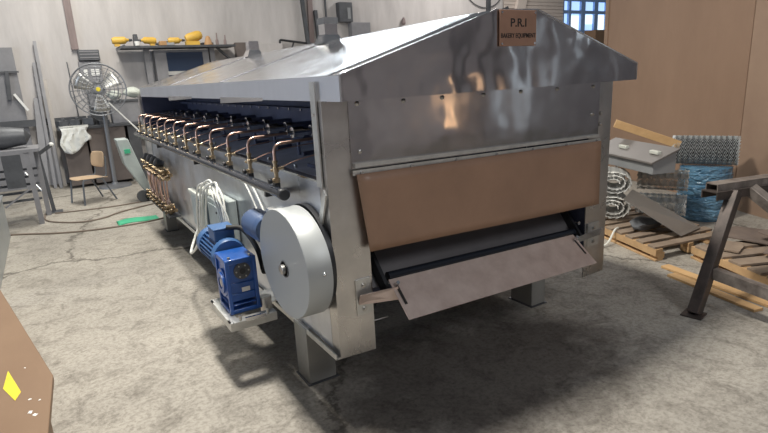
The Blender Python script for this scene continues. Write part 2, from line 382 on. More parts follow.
# folded rim of the gable, a thin bright line
b = MB()
for (xa, za), (xb, zb) in zip(prof, prof[1:]):
    b.bar((xa, 2.056, za), (xb, 2.056, zb), 0.016, 0.006)
b.build('hood_rim', 'chrome', hood)
for ys in (5.55, 3.83):
    b = MB()
    for (xa, za), (xb, zb) in zip(prof[:5], prof[1:5]): b.bar((xa, ys, za+.003), (xb, ys, zb+.003), 0.022, 0.006)
    b.build('seam_strip', 'chrome', hood)
for ya, yb2 in ((5.66, 4.7), (3.86, 3.0)):
    MB().plate([(1.07, ya, 1.615), (1.07, ya, 1.572), (1.07, yb2, 1.597), (1.07, yb2, 1.615)], (0.004, 0, 0)).build('lip_tab', 'hoodsteel', hood)
for x_ in (1.0705, 3.1195): MB().box(x_, x_+.003, 2.054, 7.352, 1.603 if x_ < 2 else 1.600, 1.712 if x_ < 2 else 1.697).build('hood_lip', 'lip', hood)
# name plate with its lettering
npl = MB().box(1.972, 2.228, 2.042, 2.050, 1.812, 1.984).build('name_plate', 'plate', OV, bevel=0.002)
def lettering(text, x, z, size, sx=1.0):
    cu = bpy.data.curves.new('lettering', 'FONT'); cu.body = text; cu.size = size; cu.align_x = 'CENTER'; cu.extrude = 0.0008; cu.offset = size*0.012
    t = bpy.data.objects.new('tmp', cu); C.objects.link(t); bpy.context.view_layer.update()
    dg = bpy.context.evaluated_depsgraph_get(); me = bpy.data.meshes.new_from_object(t.evaluated_get(dg)); bpy.data.objects.remove(t)
    R = Matrix.Rotation(PI/2, 4, 'X')
    me.transform(Matrix.Translation(V((x, 2.0412, z)) - V(OV.location)) @ R @ Matrix.Diagonal((sx, 1, 1, 1)))
    me.materials.clear(); me.materials.append(M['ink'])
    o = bpy.data.objects.new('lettering', me); C.objects.link(o); o.parent = npl; return o
lettering('P.R.I', 2.10, 1.905, 0.056, 1.15)
lettering('BAKERY EQUIPMENT', 2.10, 1.852, 0.031, 0.84)
for x, z in ((1.985, 1.972), (2.215, 1.972), (1.985, 1.824), (2.215, 1.824)):
    MB().cyl((x, 2.0425, z), (x, 2.038, z), 0.006, seg=10).build('screw', 'chrome', npl)
# flues on the ridge
for y, s, cap in ((3.82, 0.105, True), (5.55, 0.10, False)):
    b = MB(); h = s/2; xc = 1.93
    b.hexa([(xc-h, y-h, 1.93), (xc+h, y-h, 1.93), (xc+h, y+h, 1.93), (xc-h, y+h, 1.93)], [(xc-h, y-h, 2.105), (xc+h, y-h, 2.105), (xc+h, y+h, 2.105), (xc-h, y+h, 2.105)])
    fl = b.build('flue', 'hoodsteel', OV)
    q = h+0.035
    MB().hexa([(xc-q, y-q, 1.955), (xc+q, y-q, 1.955), (xc+q, y+q, 1.955), (xc-q, y+q, 1.955)], [(xc-h-.003, y-h-.003, 2.02), (xc+h+.003, y-h-.003, 2.02), (xc+h+.003, y+h+.003, 2.02), (xc-h-.003, y+h+.003, 2.02)]).build('flue_skirt', 'hoodsteel', fl)
    if cap: MB().box(xc-h-.006, xc+h+.006, y-h-.006, y+h+.006, 2.095, 2.14).build('flue_collar', 'darkgrey', fl)
# corner posts
MB().plate([(XL, YF, ZB), (1.267, YF, 0.315), (1.267, YF, 1.603), (XL, YF, 1.603)], (0, 0.006, 0)).build('corner_post', 'brushed', OV)
MB().box(XL, XL+.006, YF+.006, YF+.085, ZB, 1.603).build('corner_post', 'brushed', OV)
MB().plate([(2.921, YF, 0.300), (XR, YF, 0.304), (XR, YF, 1.600), (2.921, YF, 1.600)], (0, 0.006, 0)).build('corner_post', 'brushed', OV)
MB().box(XR-.006, XR, YF+.006, YF+.2, 0.305, 1.60).build('corner_post', 'brushed', OV)
for x in (XL+.0, XR-.07): MB().box(x, x+.07, YB-.09, YB, ZB, 1.62).build('corner_post', 'brushed', OV)
es = MB().box(1.048, 1.056, YF+.035, YF+.088, 1.205, 1.69).build('edge_strip', 'galv', OV)
MB().cyl((1.048, YF+.06, 1.545), (1.040, YF+.06, 1.545), 0.009, seg=10).build('screw', 'chrome', es)
# side panels and rails
sp = MB().box(XL, XL+.01, 2.56, YB-.05, 0.345, 1.228).build('side_panel', 'side', OV)
sp2 = MB().box(XL, XL+.01, YF+.088, 2.557, 0.345, 1.228).build('side_panel', 'side', OV)
MB().box(XR-.01, XR, YF+.2, YB-.09, 0.345, 1.60).build('side_panel', 'side', OV)
MB().box(1.050, 1.092, YF+.09, YB-.05, 1.226, 1.236).build('panel_flange', 'chrome', OV)
MB().plate([(1.052, 2.235, 1.20), (1.052, 2.215, 1.175), (1.052, 2.30, 0.98), (1.052, 2.345, 0.985)], (-0.008, 0, 0)).build('end_bracket', 'galv', OV)
b = MB(); b.box(1.038, 1.06, 2.226, YB-.1, 0.322, 0.330); b.box(1.036, 1.042, 2.226, YB-.1, 0.322, 0.352)
b.build('base_rail', 'galv', OV)
b = MB(); b.box(XR-.06, XR+.0, 2.42, YB-.1, 0.310, 0.345); b.build('base_rail', 'galv', OV)
MB().box(1.07, 3.12, 2.75, YB-.05, 0.350, 0.362).build('base_pan', 'dark', OV)
MB().plate([(3.124, YB-.06, 0.36), (1.07, YB-.06, 0.36), (1.07, YB-.06, 1.62), (3.124, YB-.06, 1.62)], (0, 0.008, 0)).build('end_panel', 'side', OV)
# legs
for x0, x1, y0, y1 in ((1.03, 1.20, 2.59, 2.76), (2.79, 2.93, 2.55, 2.76), (1.04, 1.16, 6.75, 6.90), (2.79, 2.93, 6.75, 6.92)):
    lg = MB().box(x0, x1, y0, y1, 0.006, 0.350).build('leg', 'leg', OV, bevel=0.004)
    MB().box(x0-.012, x1+.012, y0-.012, y1+.012, 0.0, 0.007).build('foot_plate', 'darkgrey', lg)
# burner side: sloping tray, dark chamber wall
MB().plate([(1.072, 2.24, 1.222), (1.072, YB-.06, 1.222), (1.60, YB-.06, 1.262), (1.60, 2.24, 1.262)], (0, 0, -0.01)).build('burner_tray', 'tray', OV)
cw = MB().box(1.60, 1.612, 2.24, YB-.06, 1.25, 1.70).build('chamber_wall', 'dark', OV)
MB().box(1.52, 1.60, 2.24, YB-.06, 1.49, 1.515).build('chamber_ledge', 'dark', cw)
sb = None
for i in range(24):
    y = 2.45+i*0.21
    if sb is None: sb = MB().cyl((1.522, y, 1.503), (1.510, y, 1.503), 0.009, seg=8).build('screw', 'chrome', cw); y00 = y
    else: clone(sb, cw, (0, y-y00, 0))
MB().box(1.07, 1.60, 2.232, 2.24, 1.20, 1.60).build('chamber_end', 'dark', OV)
MB().box(1.072, 1.60, 7.325, 7.333, 1.20, 1.70).build('chamber_end', 'dark', OV)
# gas pipe
gp = MB().tube([(0.965, 2.53, 1.143), (0.965, 7.50, 1.150)], 0.027, 18).build('gas_pipe', 'blackgloss', OV)
MB().lathe((0.965, 2.53, 1.143), (0, -1, 0), [(-0.03, 0.0), (-0.03, .0300), (0.002, .0300), (0.006, .026), (0.006, 0)], 18).build('end_cap', 'black', gp)
for y in (2.78, 4.4, 6.0): MB().box(0.95, 1.058, y-.012, y+.012, 1.095, 1.125).build('pipe_clamp', 'black', gp)
# burners: one built, the rest copied
ys = [2.66, 3.08, 3.49, 3.91, 4.32, 4.73, 5.15, 5.56, 5.95, 6.38, 6.77, 7.18]
y = ys[0]
bp = MB().tube(arc([(0.98, y, 1.285), (0.98, y, 1.388), (1.24, y, 1.395)], 8, 0.055), 0.0085, 10).build('burner_pipe', 'copper', OV)
b = MB(); b.lathe((0.98, y, 1.165), (0, 0, 1), [(0,0),(0,.013),(.02,.013),(.022,.019),(.045,.019),(.047,.012),(.075,.012),(.077,.017),(.10,.017),(.104,.011),(.122,.011),(.124,.015),(.138,.015),(.140,0)], 10)
b.cyl((0.98, y, 1.20), (0.952, y, 1.20), 0.010, seg=8); b.cyl((0.98, y, 1.255), (1.02, y-.01, 1.262), 0.008, seg=8); b.cyl((0.98, y, 1.255), (0.955, y+.01, 1.252), 0.007, seg=8)
b.build('brass_valve', 'brass', bp)
b = MB(); b.lathe((0.952, y, 1.20), (-1, 0, 0), [(0,0),(0,.014),(.004,.016),(.018,.014),(.020,0)], 10); b.obox((0.975, y-.004, 1.172), (0.03, 0.035, 0.03)); b.build('valve_knob', 'black', bp)
b = MB(); b.lathe((1.23, y, 1.395), (1, 0, 0), [(0,0),(0,.013),(.03,.013),(.032,.034),(.10,.034),(.103,.022),(.15,.022),(.153,.036),(.19,.036),(.193,0)], 14); b.build('burner_inlet', 'chrome', bp)
b = MB(); b.lathe((1.38, y, 1.395), (1, 0, 0), [(0,0),(0,.030),(.22,.030),(.22,0)], 14); b.build('burner_tube', 'dark', bp)
b = MB(); b.tube(smooth_path([(1.0, y, 1.262), (1.12, y-.03, 1.30), (1.30, y-.05, 1.32), (1.60, y-.05, 1.33)], 5), 0.0035, 6); b.build('pilot_tube', 'copper', bp)
for q0, q1, rq in (((1.24, y-.19, 1.285), (1.34, y-.19, 1.290), .013), ((1.34, y+.10, 1.232), (1.34, y+.10, 1.33), .011), ((1.42, y-.19, 1.34), (1.52, y-.19, 1.345), .012)):
    MB().cyl(q0, q1, rq, seg=8).build('ignition_rod', 'dark', bp)
b = MB(); b.cyl((1.15, y+.14, 1.225), (1.15, y+.14, 1.245), 0.010, seg=8); b.build('tray_bolt', 'bolt', bp)
for yy in ys[1:]: clone(bp, OV, (0, yy-y, 0))
# drive guard drum
gc = (2.47, 0.810)
gb = MB().cyl((1.058, gc[0], gc[1]), (1.030, gc[0], gc[1]), 0.283, seg=64).build('guard_back_plate', 'black', OV)
dr = MB().lathe((1.030, gc[0], gc[1]), (-1, 0, 0), [(0,0),(0,.287),(.120,.287),(.124,.284),(.124,0)], 80).build('drive_guard', 'drum', OV)
MB().lathe((0.906, gc[0]-.025, gc[1]-.02), (-1, 0, 0), [(0,0),(0,.038),(.004,.038),(.004,.026),(.022,.026),(.024,.022),(.024,0)], 20).build('shaft_hub', 'bolt', dr)
MB().cyl((0.907, gc[0]-.025, gc[1]-.02), (0.902, gc[0]-.025, gc[1]-.02), 0.044, seg=20).build('shaft_ring', 'darkgrey', dr)
MB().sphere((0.985, gc[0]-.290, gc[1]+.02), 0.009).build('screw', 'chrome', dr)
dr.scale = (1, 1.13, 0.975); dr.location = (-0.012, (gc[0]-4.9)*(1-1.13), gc[1]*(1-0.975)-0.004)
# motor shelf
b = MB(); z = 0.36
b.box(0.665, 0.94, 2.79, 2.80, z-.05, z); b.box(0.665, 0.94, 3.21, 3.22, z-.05, z); b.box(0.665, 0.675, 2.80, 3.21, z-.05, z)
b.box(0.665, 0.94, 2.80, 2.85, z-.006, z); b.box(0.665, 0.94, 3.16, 3.21, z-.006, z); b.box(0.675, 0.72, 2.85, 3.16, z-.006, z); b.box(0.86, 1.05, 2.95, 3.16, z-.006, z)
b.box(0.68, 0.91, 2.76, 2.79, z-.006, z+.012)
ms = b.build('motor_shelf', 'galv', OV)
MB().bar((0.74, 2.745, 0.385), (0.86, 2.745, 0.382), 0.014, 0.02).build('tension_bolt', 'chrome', ms)
for x in (0.72, 0.88): MB().cyl((x, 2.775, 0.368), (x, 2.775, 0.405), 0.009, seg=8).build('shelf_bolt', 'bolt', ms)
# worm gear motor
gm = MB()
gm.box(0.665, 0.865, 2.83, 3.06, 0.45, 0.745); gm.box(0.65, 0.885, 2.815, 3.075, 0.36, 0.39)
for (x, yq) in ((0.665, 2.83), (0.865, 2.83), (0.665, 3.06), (0.865, 3.06)): gm.box(x-.014, x+.014, yq-.014, yq+.014, 0.37, 0.77)
for zz in (0.42, 0.50, 0.58): gm.box(0.66, 0.87, 2.822, 3.068, zz, zz+.012)
gm.box(0.655, 0.878, 2.818, 3.07, 0.735, 0.775)
gbx = gm.build('gearbox', 'blue', OV, bevel=0.006)
MB().lathe((0.664, 2.945, 0.575), (-1, 0, 0), [(0,0),(0,.105),(.014,.105),(.014,.08),(.026,.08),(.026,.045),(.02,.045),(.02,0)], 28).build('output_flange', 'blue', gbx)
fr = MB().lathe((0.772, 2.832, 0.675), (0, -1, 0), [(0,0),(0,.062),(.010,.062),(.012,.05),(.012,0)], 28).build('bearing_cover', 'darkgrey', gbx)
MB().lathe((0.772, 2.820, 0.675), (0, -1, 0), [(0,0),(0,.022),(.004,.022),(.004,0)], 16).build('bearing_plug', 'black', gbx)
for k in range(6):
    a = 2*PI*k/6; MB().cyl((0.772+.045*math.cos(a), 2.82, 0.675+.045*math.sin(a)), (0.772+.045*math.cos(a), 2.814, 0.675+.045*math.sin(a)), 0.006, seg=6).build('cover_bolt', 'bolt', gbx)
MB().box(0.755, 0.815, 2.826, 2.8295, 0.515, 0.548).build('rating_label', 'label', gbx)
for x in (0.69, 0.84): MB().cyl((x, 2.84, 0.775), (x, 2.84, 0.79), 0.012, seg=6).build('lifting_bolt', 'bolt', gbx)
MB().lathe((0.67, 2.945, 0.575), (-1, 0, 0), [(.02,0),(.02,.03),(.028,.03),(.028,0)], 16).build('output_shaft', 'bolt', gbx)
mc = (0.755, 0.70)
mo = MB(); mo.lathe((mc[0], 3.06, mc[1]), (0, 1, 0), [(0,0),(0,.115),(.02,.13),(.035,.13),(.035,.098),(.40,.098),(.40,0)], 28)
for k in range(26):
    a = 2*PI*k/26; d = V((math.cos(a), 0, math.sin(a)))
    mo.bar(V((mc[0], 3.10, mc[1])) + d*.104, V((mc[0], 3.45, mc[1])) + d*.104, 0.007, 0.03, up=d)
mt = mo.build('motor', 'bluepale', OV)
MB().lathe((mc[0], 3.45, mc[1]), (0, 1, 0), [(0,0),(0,.122),(.09,.122),(.12,.112),(.135,.06),(.135,0)], 28).build('fan_cowl', 'bluepale', mt)
tb = MB().box(mc[0]-.075, mc[0]+.075, 3.13, 3.30, mc[1]+.10, mc[1]+.185).build('terminal_box', 'bluepale', mt, bevel=0.01)
MB().box(mc[0]-.08, mc[0]+.08, 3.125, 3.305, mc[1]+.185, mc[1]+.197).build('terminal_lid', 'bluepale', mt, bevel=0.004)
MB().torus((mc[0], 3.38, mc[1]+.135), (0, 1, 0), 0.02, 0.005, 16).build('lifting_eye', 'bolt', mt)
# small second motor by the guard, black flexible conduit between the two
sm = MB().lathe((0.955, 2.80, 0.90), (0, 1, 0), [(0,0),(0,.075),(.03,.085),(.05,.085),(.22,.085),(.25,.078),(.26,.05),(.26,0)], 24).build('fan_motor', 'slate', OV)
MB().box(1.02, 1.06, 2.86, 3.0, 0.82, 0.98).build('motor_bracket', 'galv', sm)
MB().tube(smooth_path([(0.83, 3.22, 0.85), (0.92, 3.18, 0.83), (0.965, 3.08, 0.72), (0.96, 2.98, 0.60), (0.96, 2.92, 0.72), (0.96, 2.90, 0.82)], 8), 0.016, 10).build('conduit', 'rubber', OV)
MB().cyl((0.94, 2.95, 0.36), (0.94, 2.95, 0.46), 0.035, seg=14).build('cable_gland', 'bolt', OV)
for o_, k_, pv, sh in ((gbx, V((0.80, 0.86, 0.80)), V((0.83, 2.95, 0.36)), (0.035, 0.10, 0.038)), (mt, V((0.84, 0.86, 0.84)), V((0.755, 3.3, 0.70)), (0.065, 0.08, -0.02))):
    pv = pv - V(OV.location); o_.scale = k_; o_.location = V([pv[q]*(1-k_[q]) for q in range(3)]) + V(sh)
ms.location = (0.02, 0.04, 0.035)
# junction boxes and their looped white cables
j1 = MB().box(0.93, 1.055, 4.23, 4.60, 0.57, 0.845).build('junction_box', 'boxgrey', OV, bevel=0.008)
MB().box(0.915, 1.058, 4.215, 4.615, 0.845, 0.875).build('box_lid', 'ivory', j1, bevel=0.006)
MB().box(0.924, 0.93, 4.27, 4.42, 0.60, 0.82).build('box_window', 'boxlid', j1)
MB().box(0.955, 1.03, 4.222, 4.23, 0.60, 0.82).build('box_window', 'boxlid', j1)
j2 = MB().box(0.93, 1.055, 3.72, 4.05, 0.52, 0.90).build('junction_box', 'boxgrey', OV, bevel=0.008)
MB().box(0.924, 0.93, 3.76, 4.01, 0.56, 0.86).build('box_door', 'boxgrey', j2, bevel=0.003)
b = MB()
for zz in (.60, .82): b.cyl((0.924, 3.78, zz), (0.918, 3.78, zz), 0.008, seg=8)
b.build('door_screw', 'black', j2)
for k, (dy, top, low) in enumerate(((0.0, 1.045, 0.55), (0.05, 1.03, 0.50), (0.10, 1.05, 0.62), (0.15, 1.02, 0.58), (-0.05, 1.055, 0.66))):
    ya = 3.86+dy
    MB().tube(smooth_path([(0.90-.01*k, ya+.20, low), (0.90-.01*k, ya+.13, 0.80), (0.905-.01*k, ya+.02, 0.98), (0.915, ya-.14, top), (0.92-.01*k, ya-.30, 0.98), (0.91, ya-.36, 0.84), (0.91, ya-.36, 0.70)], 8), 0.0072, 8).build('cable_loop', 'cablewhite', OV)
MB().tube(smooth_path([(0.92, 4.42, 0.58), (0.86, 4.40, 0.47), (0.80, 4.25, 0.43), (0.79, 4.05, 0.50), (0.78, 3.85, 0.60), (0.76, 3.62, 0.70)], 8), 0.010, 8).build('power_cable', 'cablewhite', OV)
for ya, yb2 in ((3.50, 3.10), (3.34, 2.98)):
    MB().tube(smooth_path([(1.05, ya, 1.09), (1.045, (ya*2+yb2)/3, 1.02), (1.04, (ya+yb2*2)/3, 0.93), (1.0, yb2, 0.88)], 6), 0.006, 6).build('power_cable', 'cablewhite', OV)
# gas train at the far end
ft = MB().box(1.0, 1.055, 7.02, 7.06, 0.33, 1.10).build('gas_frame', 'galv', OV)
MB().cyl((1.0, 7.05, 0.83), (1.0, 5.75, 0.83), 0.02, seg=12).build('gas_manifold', 'brass', OV)
MB().cyl((1.0, 7.05, 0.46), (1.0, 5.75, 0.46), 0.02, seg=12).build('gas_manifold', 'brass', OV)
so = None; tu = None
for k in range(4):
    yk = 6.80-k*0.23
    if so is None:
        so = MB().lathe((1.0, yk, 0.90), (-0.75, 0, 0.35), [(0,0),(0,.04),(.006,.043),(.09,.043),(.096,.035),(.096,0)], 16).build('solenoid_coil', 'black', OV); yk0 = yk
        MB().lathe((0.93, yk, 0.933), (-0.75, 0, 0.35), [(0,0),(0,.02),(.012,.018),(.012,0)], 10).build('coil_nut', 'chrome', so)
    else: clone(so, OV, (0, yk-yk0, 0))
rnd = random.Random(4)
for k in range(12):
    yk = 6.98-k*0.105; xo = 0.975-rnd.uniform(0, .03)
    MB().tube(smooth_path([(xo, yk, 0.80), (xo-.015, yk+rnd.uniform(-.05,.05), 0.72), (xo-.01, yk+rnd.uniform(-.06,.06), 0.58), (xo, yk+rnd.uniform(-.03,.03), 0.48)], 5), 0.009, 7).build('copper_tube', 'copper', OV)
bv = None
for zz in (0.79, 0.86, 0.50, 0.43):
    for k in range(7):
        yk = 6.96-k*0.19 + (0.05 if zz in (.86, .43) else 0)
        if bv is None:
            bv = MB(); bv.lathe((1.0, yk, zz), (-1, 0, 0), [(0,0),(0,.022),(.02,.022),(.022,.03),(.045,.03),(.047,.016),(.075,.016),(.077,.022),(.092,.022),(.094,0)], 8)
            bv = bv.build('brass_valve', 'brass', OV); b0 = (yk, zz)
            MB().obox((0.91, yk, zz), (0.012, 0.05, 0.014)).build('valve_lever', 'black', bv)
        else: clone(bv, OV, (0, yk-b0[0], zz-b0[1]))
MB().box(0.955, 0.99, 7.0, 7.05, 0.44, 0.60).build('pressure_switch', 'ivory', OV, bevel=0.004)
MB().box(0.93, 1.05, 5.80, 7.05, 0.375, 0.395).build('gas_shelf', 'darkgrey', OV)
# front: upper panel, hinge bar, brown curtain
fp = MB().plate([(1.192, YF-.006, 1.275), (3.0, YF-.006, 1.25), (3.0, YF-.006, 1.602), (1.192, YF-.006, 1.604)], (0, 0.005, 0)).build('front_panel', 'steel', OV)
for x, zz in ((1.24, 1.583), (1.50, 1.578), (1.74, 1.578), (2.02, 1.575), (2.30, 1.575), (2.60, 1.573), (2.93, 1.57), (1.24, 1.36), (2.93, 1.40), (3.02, 1.40), (3.02, 1.33)):
    MB().lathe((x, YF-.006, zz), (0, -1, 0), [(-.003,0),(-.003,.012),(.006,.010),(.009,.004),(.009,0)], 10).build('panel_screw', 'bolt', fp)
MB().plate([(1.20, YF-.026, 1.288), (2.99, YF-.026, 1.252), (2.99, YF-.026, 1.270), (1.20, YF-.026, 1.308)], (0, 0.02, 0)).build('hinge_bar', 'galv', OV)
cs = MB().plate([(1.185, YF-.028, 1.252), (3.0, YF-.028, 1.222), (3.0, YF-.028, 1.243), (1.185, YF-.028, 1.277)], (0, 0.006, 0)).build('clamp_strip', 'galv', OV)
for k in range(7):
    x = 1.23+k*0.288; zz = 1.264-(x-1.19)*.0178
    MB().lathe((x, YF-.028, zz), (0, -1, 0), [(-.002,0),(-.002,.010),(.007,.008),(.007,0)], 8).build('strip_bolt', 'chrome', cs)
b = MB(); n = 24; bot = []
for side in (0, 1):
    pass
rows = []
for j in range(9):
    t = j/8; row = []
    for i in range(n+1):
        u = i/n; xa = 1.198+(1.243-1.198)*t; xb = 2.995+(2.985-2.995)*t
        zt = 1.258-(1.258-1.228)*u; zb = 0.868-(0.868-0.815)*u
        row.append(b.bm.verts.new((xa+(xb-xa)*u, YF-.034 - 0.012*t + 0.006*t*math.sin(5*u+1), zt+(zb-zt)*t)))
    rows.append(row)
for j in range(8):
    for i in range(n): b.bm.faces.new((rows[j][i], rows[j][i+1], rows[j+1][i+1], rows[j+1][i]))
cu = b.build('curtain', 'curtain', OV); md = cu.modifiers.new('sheet', 'SOLIDIFY'); md.thickness = 0.004
# mouth: belt, roller and dark cheeks
MB().plate([(1.268, 2.30, 0.62), (2.915, 2.30, 0.60), (2.915, 2.58, 0.95), (1.268, 2.58, 0.95)], (0, 0.01, -0.008)).build('conveyor_belt', 'belt', OV)
ro = MB().cyl((1.40, 2.285, 0.668), (2.90, 2.285, 0.618), 0.024, seg=20).build('belt_roller', 'blackgloss', OV)
for x, zz in ((1.36, 0.64), (2.90, 0.60)): MB().bar((x, 2.24, zz-.03), (x, 2.45, zz+.20), 0.02, 0.07).build('roller_bracket', 'black', ro)
MB().cyl((2.88, 2.262, 0.69), (2.88, 2.235, 0.69), 0.012, seg=8).build('bracket_bolt', 'chrome', ro)
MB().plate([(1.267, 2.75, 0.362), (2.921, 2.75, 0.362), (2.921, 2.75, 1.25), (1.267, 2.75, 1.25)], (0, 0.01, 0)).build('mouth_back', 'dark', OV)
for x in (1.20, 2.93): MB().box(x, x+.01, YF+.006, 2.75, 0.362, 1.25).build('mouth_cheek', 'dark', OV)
# discharge tray with its arms
tr = MB().plate([(1.335, 2.17, 0.700), (2.742, 2.17, 0.655), (2.765, 2.00, 0.503), (1.338, 2.00, 0.542)], (0, 0.003, -0.003)).build('discharge_tray', 'trayplate', OV)
MB().plate([(1.355, 2.142, 0.676), (1.370, 2.142, 0.676), (1.372, 2.058, 0.598), (1.357, 2.058, 0.598)], (0, -0.002, 0.001)).build('adjusting_slot', 'ink', tr)
MB().plate([(2.712, 2.142, 0.632), (2.724, 2.142, 0.632), (2.736, 2.058, 0.557), (2.724, 2.058, 0.557)], (0, -0.002, 0.001)).build('adjusting_slot', 'ink', tr)
for x, y1, zz in ((1.360, 2.135, 0.680), (2.722, 2.135, 0.640)): MB().cyl((x, y1, zz), (x, y1-.016, zz+.016), 0.010, seg=8).build('tray_bolt', 'chrome', tr)
for x0, x1, z0, z1 in ((1.168, 1.255, 0.532, 0.724), (2.945, 3.058, 0.516, 0.676)):
    br = MB().box(x0, x1, YF-.008, YF, z0, z1).build('arm_bracket', 'galv', OV)
    for zz in (z0+.03, z1-.035): MB().lathe(((x0+x1)/2, YF-.008, zz), (0, -1, 0), [(0,0),(0,.015),(.003,.015),(.003,.009),(.010,.009),(.010,0)], 8).build('bracket_bolt', 'bolt', br)
MB().hexa([(1.178, 2.212, 0.590), (1.36, 2.125, 0.60), (1.36, 2.131, 0.60), (1.178, 2.218, 0.590)], [(1.178, 2.182, 0.652), (1.36, 2.120, 0.672), (1.36, 2.126, 0.672), (1.178, 2.190, 0.652)]).build('tray_arm', 'trayplate', OV)
MB().hexa([(2.70, 2.145, 0.60), (3.035, 2.185, 0.592), (3.035, 2.191, 0.592), (2.70, 2.151, 0.60)], [(2.70, 2.115, 0.655), (3.020, 2.150, 0.655), (3.020, 2.156, 0.655), (2.70, 2.121, 0.655)]).build('tray_arm', 'chrome', OV)
MB().cyl((1.25, 2.225, 0.475), (1.345, 2.21, 0.48), 0.004, seg=8).build('tie_rod', 'bolt', OV)

# ------------------------------------------------------------------ right side: pallets, enclosure, barrel
def pallet(name, label, c, u, v, lu, lv, h, nslat):
    u = V(u).normalized(); v = V(v).normalized(); c = V(c)
    t = thing(name, label, 'pallet', c, 'wooden pallets by the brown partition')
    def bx(u0, u1, v0, v1, z0, z1, nm, m):
        q = lambda z: [c + u*a + v*b_ + V((0,0,z)) for a, b_ in ((u0,v0),(u1,v0),(u1,v1),(u0,v1))]
        return MB().hexa(q(z0), q(z1)).build(nm, m, t, bevel=0.002)
    for k in range(nslat):
        w = lu/nslat; bx(k*w+.012, (k+1)*w-.045, 0.0, lv, h-.02, h, 'slat', 'palletgrey')
    bx(0, lu, 0.0, 0.022, h-.085, h-.021, 'edge_board', 'pallet')
    for b0 in (0.022, lv*.5-.04, lv-.08): bx(0, lu, b0, b0+.06, h-.055, h-.021, 'stringer', 'pallet')
    for a in (0.0, lu*.5-.05, lu-.10):
        for b0 in (0.024, lv*.5-.04, lv-.085): bx(a, a+.10, b0, b0+.08, 0.018, h-.056, 'block', 'pallet')
    for b0 in (0.0, lv-.09): bx(0, lu, b0, b0+.09, 0.0, 0.018, 'base_board', 'pallet')
    return t
pallet('wooden_pallet', 'slatted wooden pallet under the grey enclosure, left of the plywood scraps', (4.325, 2.545, 0), (0.34, 0.94, 0), (0.975, -0.20, 0), 1.25, 0.85, 0.13, 8)
pallet('wooden_pallet', 'wooden pallet heaped with plywood scraps behind the steel trestle leg', (4.11, 1.20, 0), (0.40, 0.917, 0), (0.917, -0.40, 0), 1.32, 0.85, 0.13, 7)
# scraps of board on the nearer pallet
sc_l = ['thin scrap board nearest the blue barrel on the pallet', 'wide dark scrap board on the pallet behind the trestle leg', 'tilted scrap board on the pallet at the right edge of the photo', 'short pale offcut lying on the pallet left of the dark scraps', 'uppermost dark board of the scrap heap beside the barrel foot']
for k, (cx, cy, z, lx, ly, rz, rx, m) in enumerate(((5.18, 2.20, 0.150, 0.46, 0.36, 0.4, 0.05, 'scrap'), (4.97, 1.74, 0.16, 0.60, 0.38, 0.15, 0.04, 'scrap'), (4.86, 1.40, 0.19, 0.50, 0.30, 0.3, -0.06, 'scrap'), (4.76, 2.15, 0.14, 0.30, 0.16, 0.3, 0.0, 'palletgrey'), (5.24, 1.85, 0.205, 0.52, 0.42, -0.2, 0.08, 'scrap'))):
    b = MB(); pts = []
    R = Matrix.Rotation(rz, 3, 'Z') @ Matrix.Rotation(rx, 3, 'X')
    for a, b_ in ((-.5,-.5),(.1,-.56),(.5,-.42),(.46,.3),(.2,.5),(-.42,.46)):
        pts.append(V((cx, cy, z)) + R @ V((a*lx, b_*ly, 0)))
    b.plate(pts, (0, 0, 0.012)); tag(b.build('scrap_board', m), sc_l[k], 'board', 'scrap boards on the pallet')
for k, (p, q) in enumerate((((4.26, 2.42, 0.012), (4.02, 1.25, 0.012)), ((4.12, 2.28, 0.010), (3.93, 1.55, 0.010)))):
    tag(MB().bar(p, q, 0.085, 0.02).build('floor_plank', 'beam', bevel=0.002), ['long pale plank on the floor along the scrap pallet', 'shorter pale plank on the floor nearest the trestle foot'][k], 'plank', 'planks on the floor')
# blue barrel and the mesh roll on it
bc = V((6.02, 3.06, 0))
pr = [(0,0),(0,.235),(.02,.255)]
for k in range(4): pr += [(.04+k*.13,.262),(.125+k*.13,.262),(.135+k*.13,.254),(.155+k*.13,.254)]
pr += [(.575,.255),(.585,.235),(.585,0)]
ba = MB().lathe(bc, (0,0,1), pr, 40); ba = ba.build('plastic_barrel', 'barrel')
tag(ba, 'ribbed blue plastic barrel wrapped in shiny film carrying a wire mesh roll', 'barrel')
def mesh_sheet(mb, path, wdir, width, nz, r, seg=4):      # zigzag wires woven across a sheet that follows path
    wd = V(wdir).normalized()*width
    for i in range(len(path)-2):
        a, c2 = V(path[i]), V(path[i+1])*.25 + V(path[i+2])*.75; pts = []
        for k in range(nz*2+1): pts.append((a if k % 2 == 0 else c2) + wd*(k/(nz*2) - .5))
        mb.tube(pts, r, seg)
rc = bc + V((-0.02, 0.02, 0.585+0.162)); R0 = 0.150
av = V((0.47, -0.883, 0)); bv_ = V((0.883, 0.47, 0))
path = []
for k in range(26):
    a = 2*PI*k/23; path.append(rc + bv_*(R0*math.cos(a)) + V((0,0,1))*(R0*math.sin(a)))
t = thing('wire_mesh_roll', 'rolled grey wire mesh belt lying on top of the blue barrel', 'wire mesh', (rc.x, rc.y, 0.585))
b = MB(); mesh_sheet(b, path, av, 0.62, 12, 0.008); b.build('outer_turn', 'meshdark', t)
MB().cyl(rc - av*.30, rc + av*.30, 0.125, seg=30).build('dark_core', 'black', t)  # solid black core added so the gaps between the wires read dark
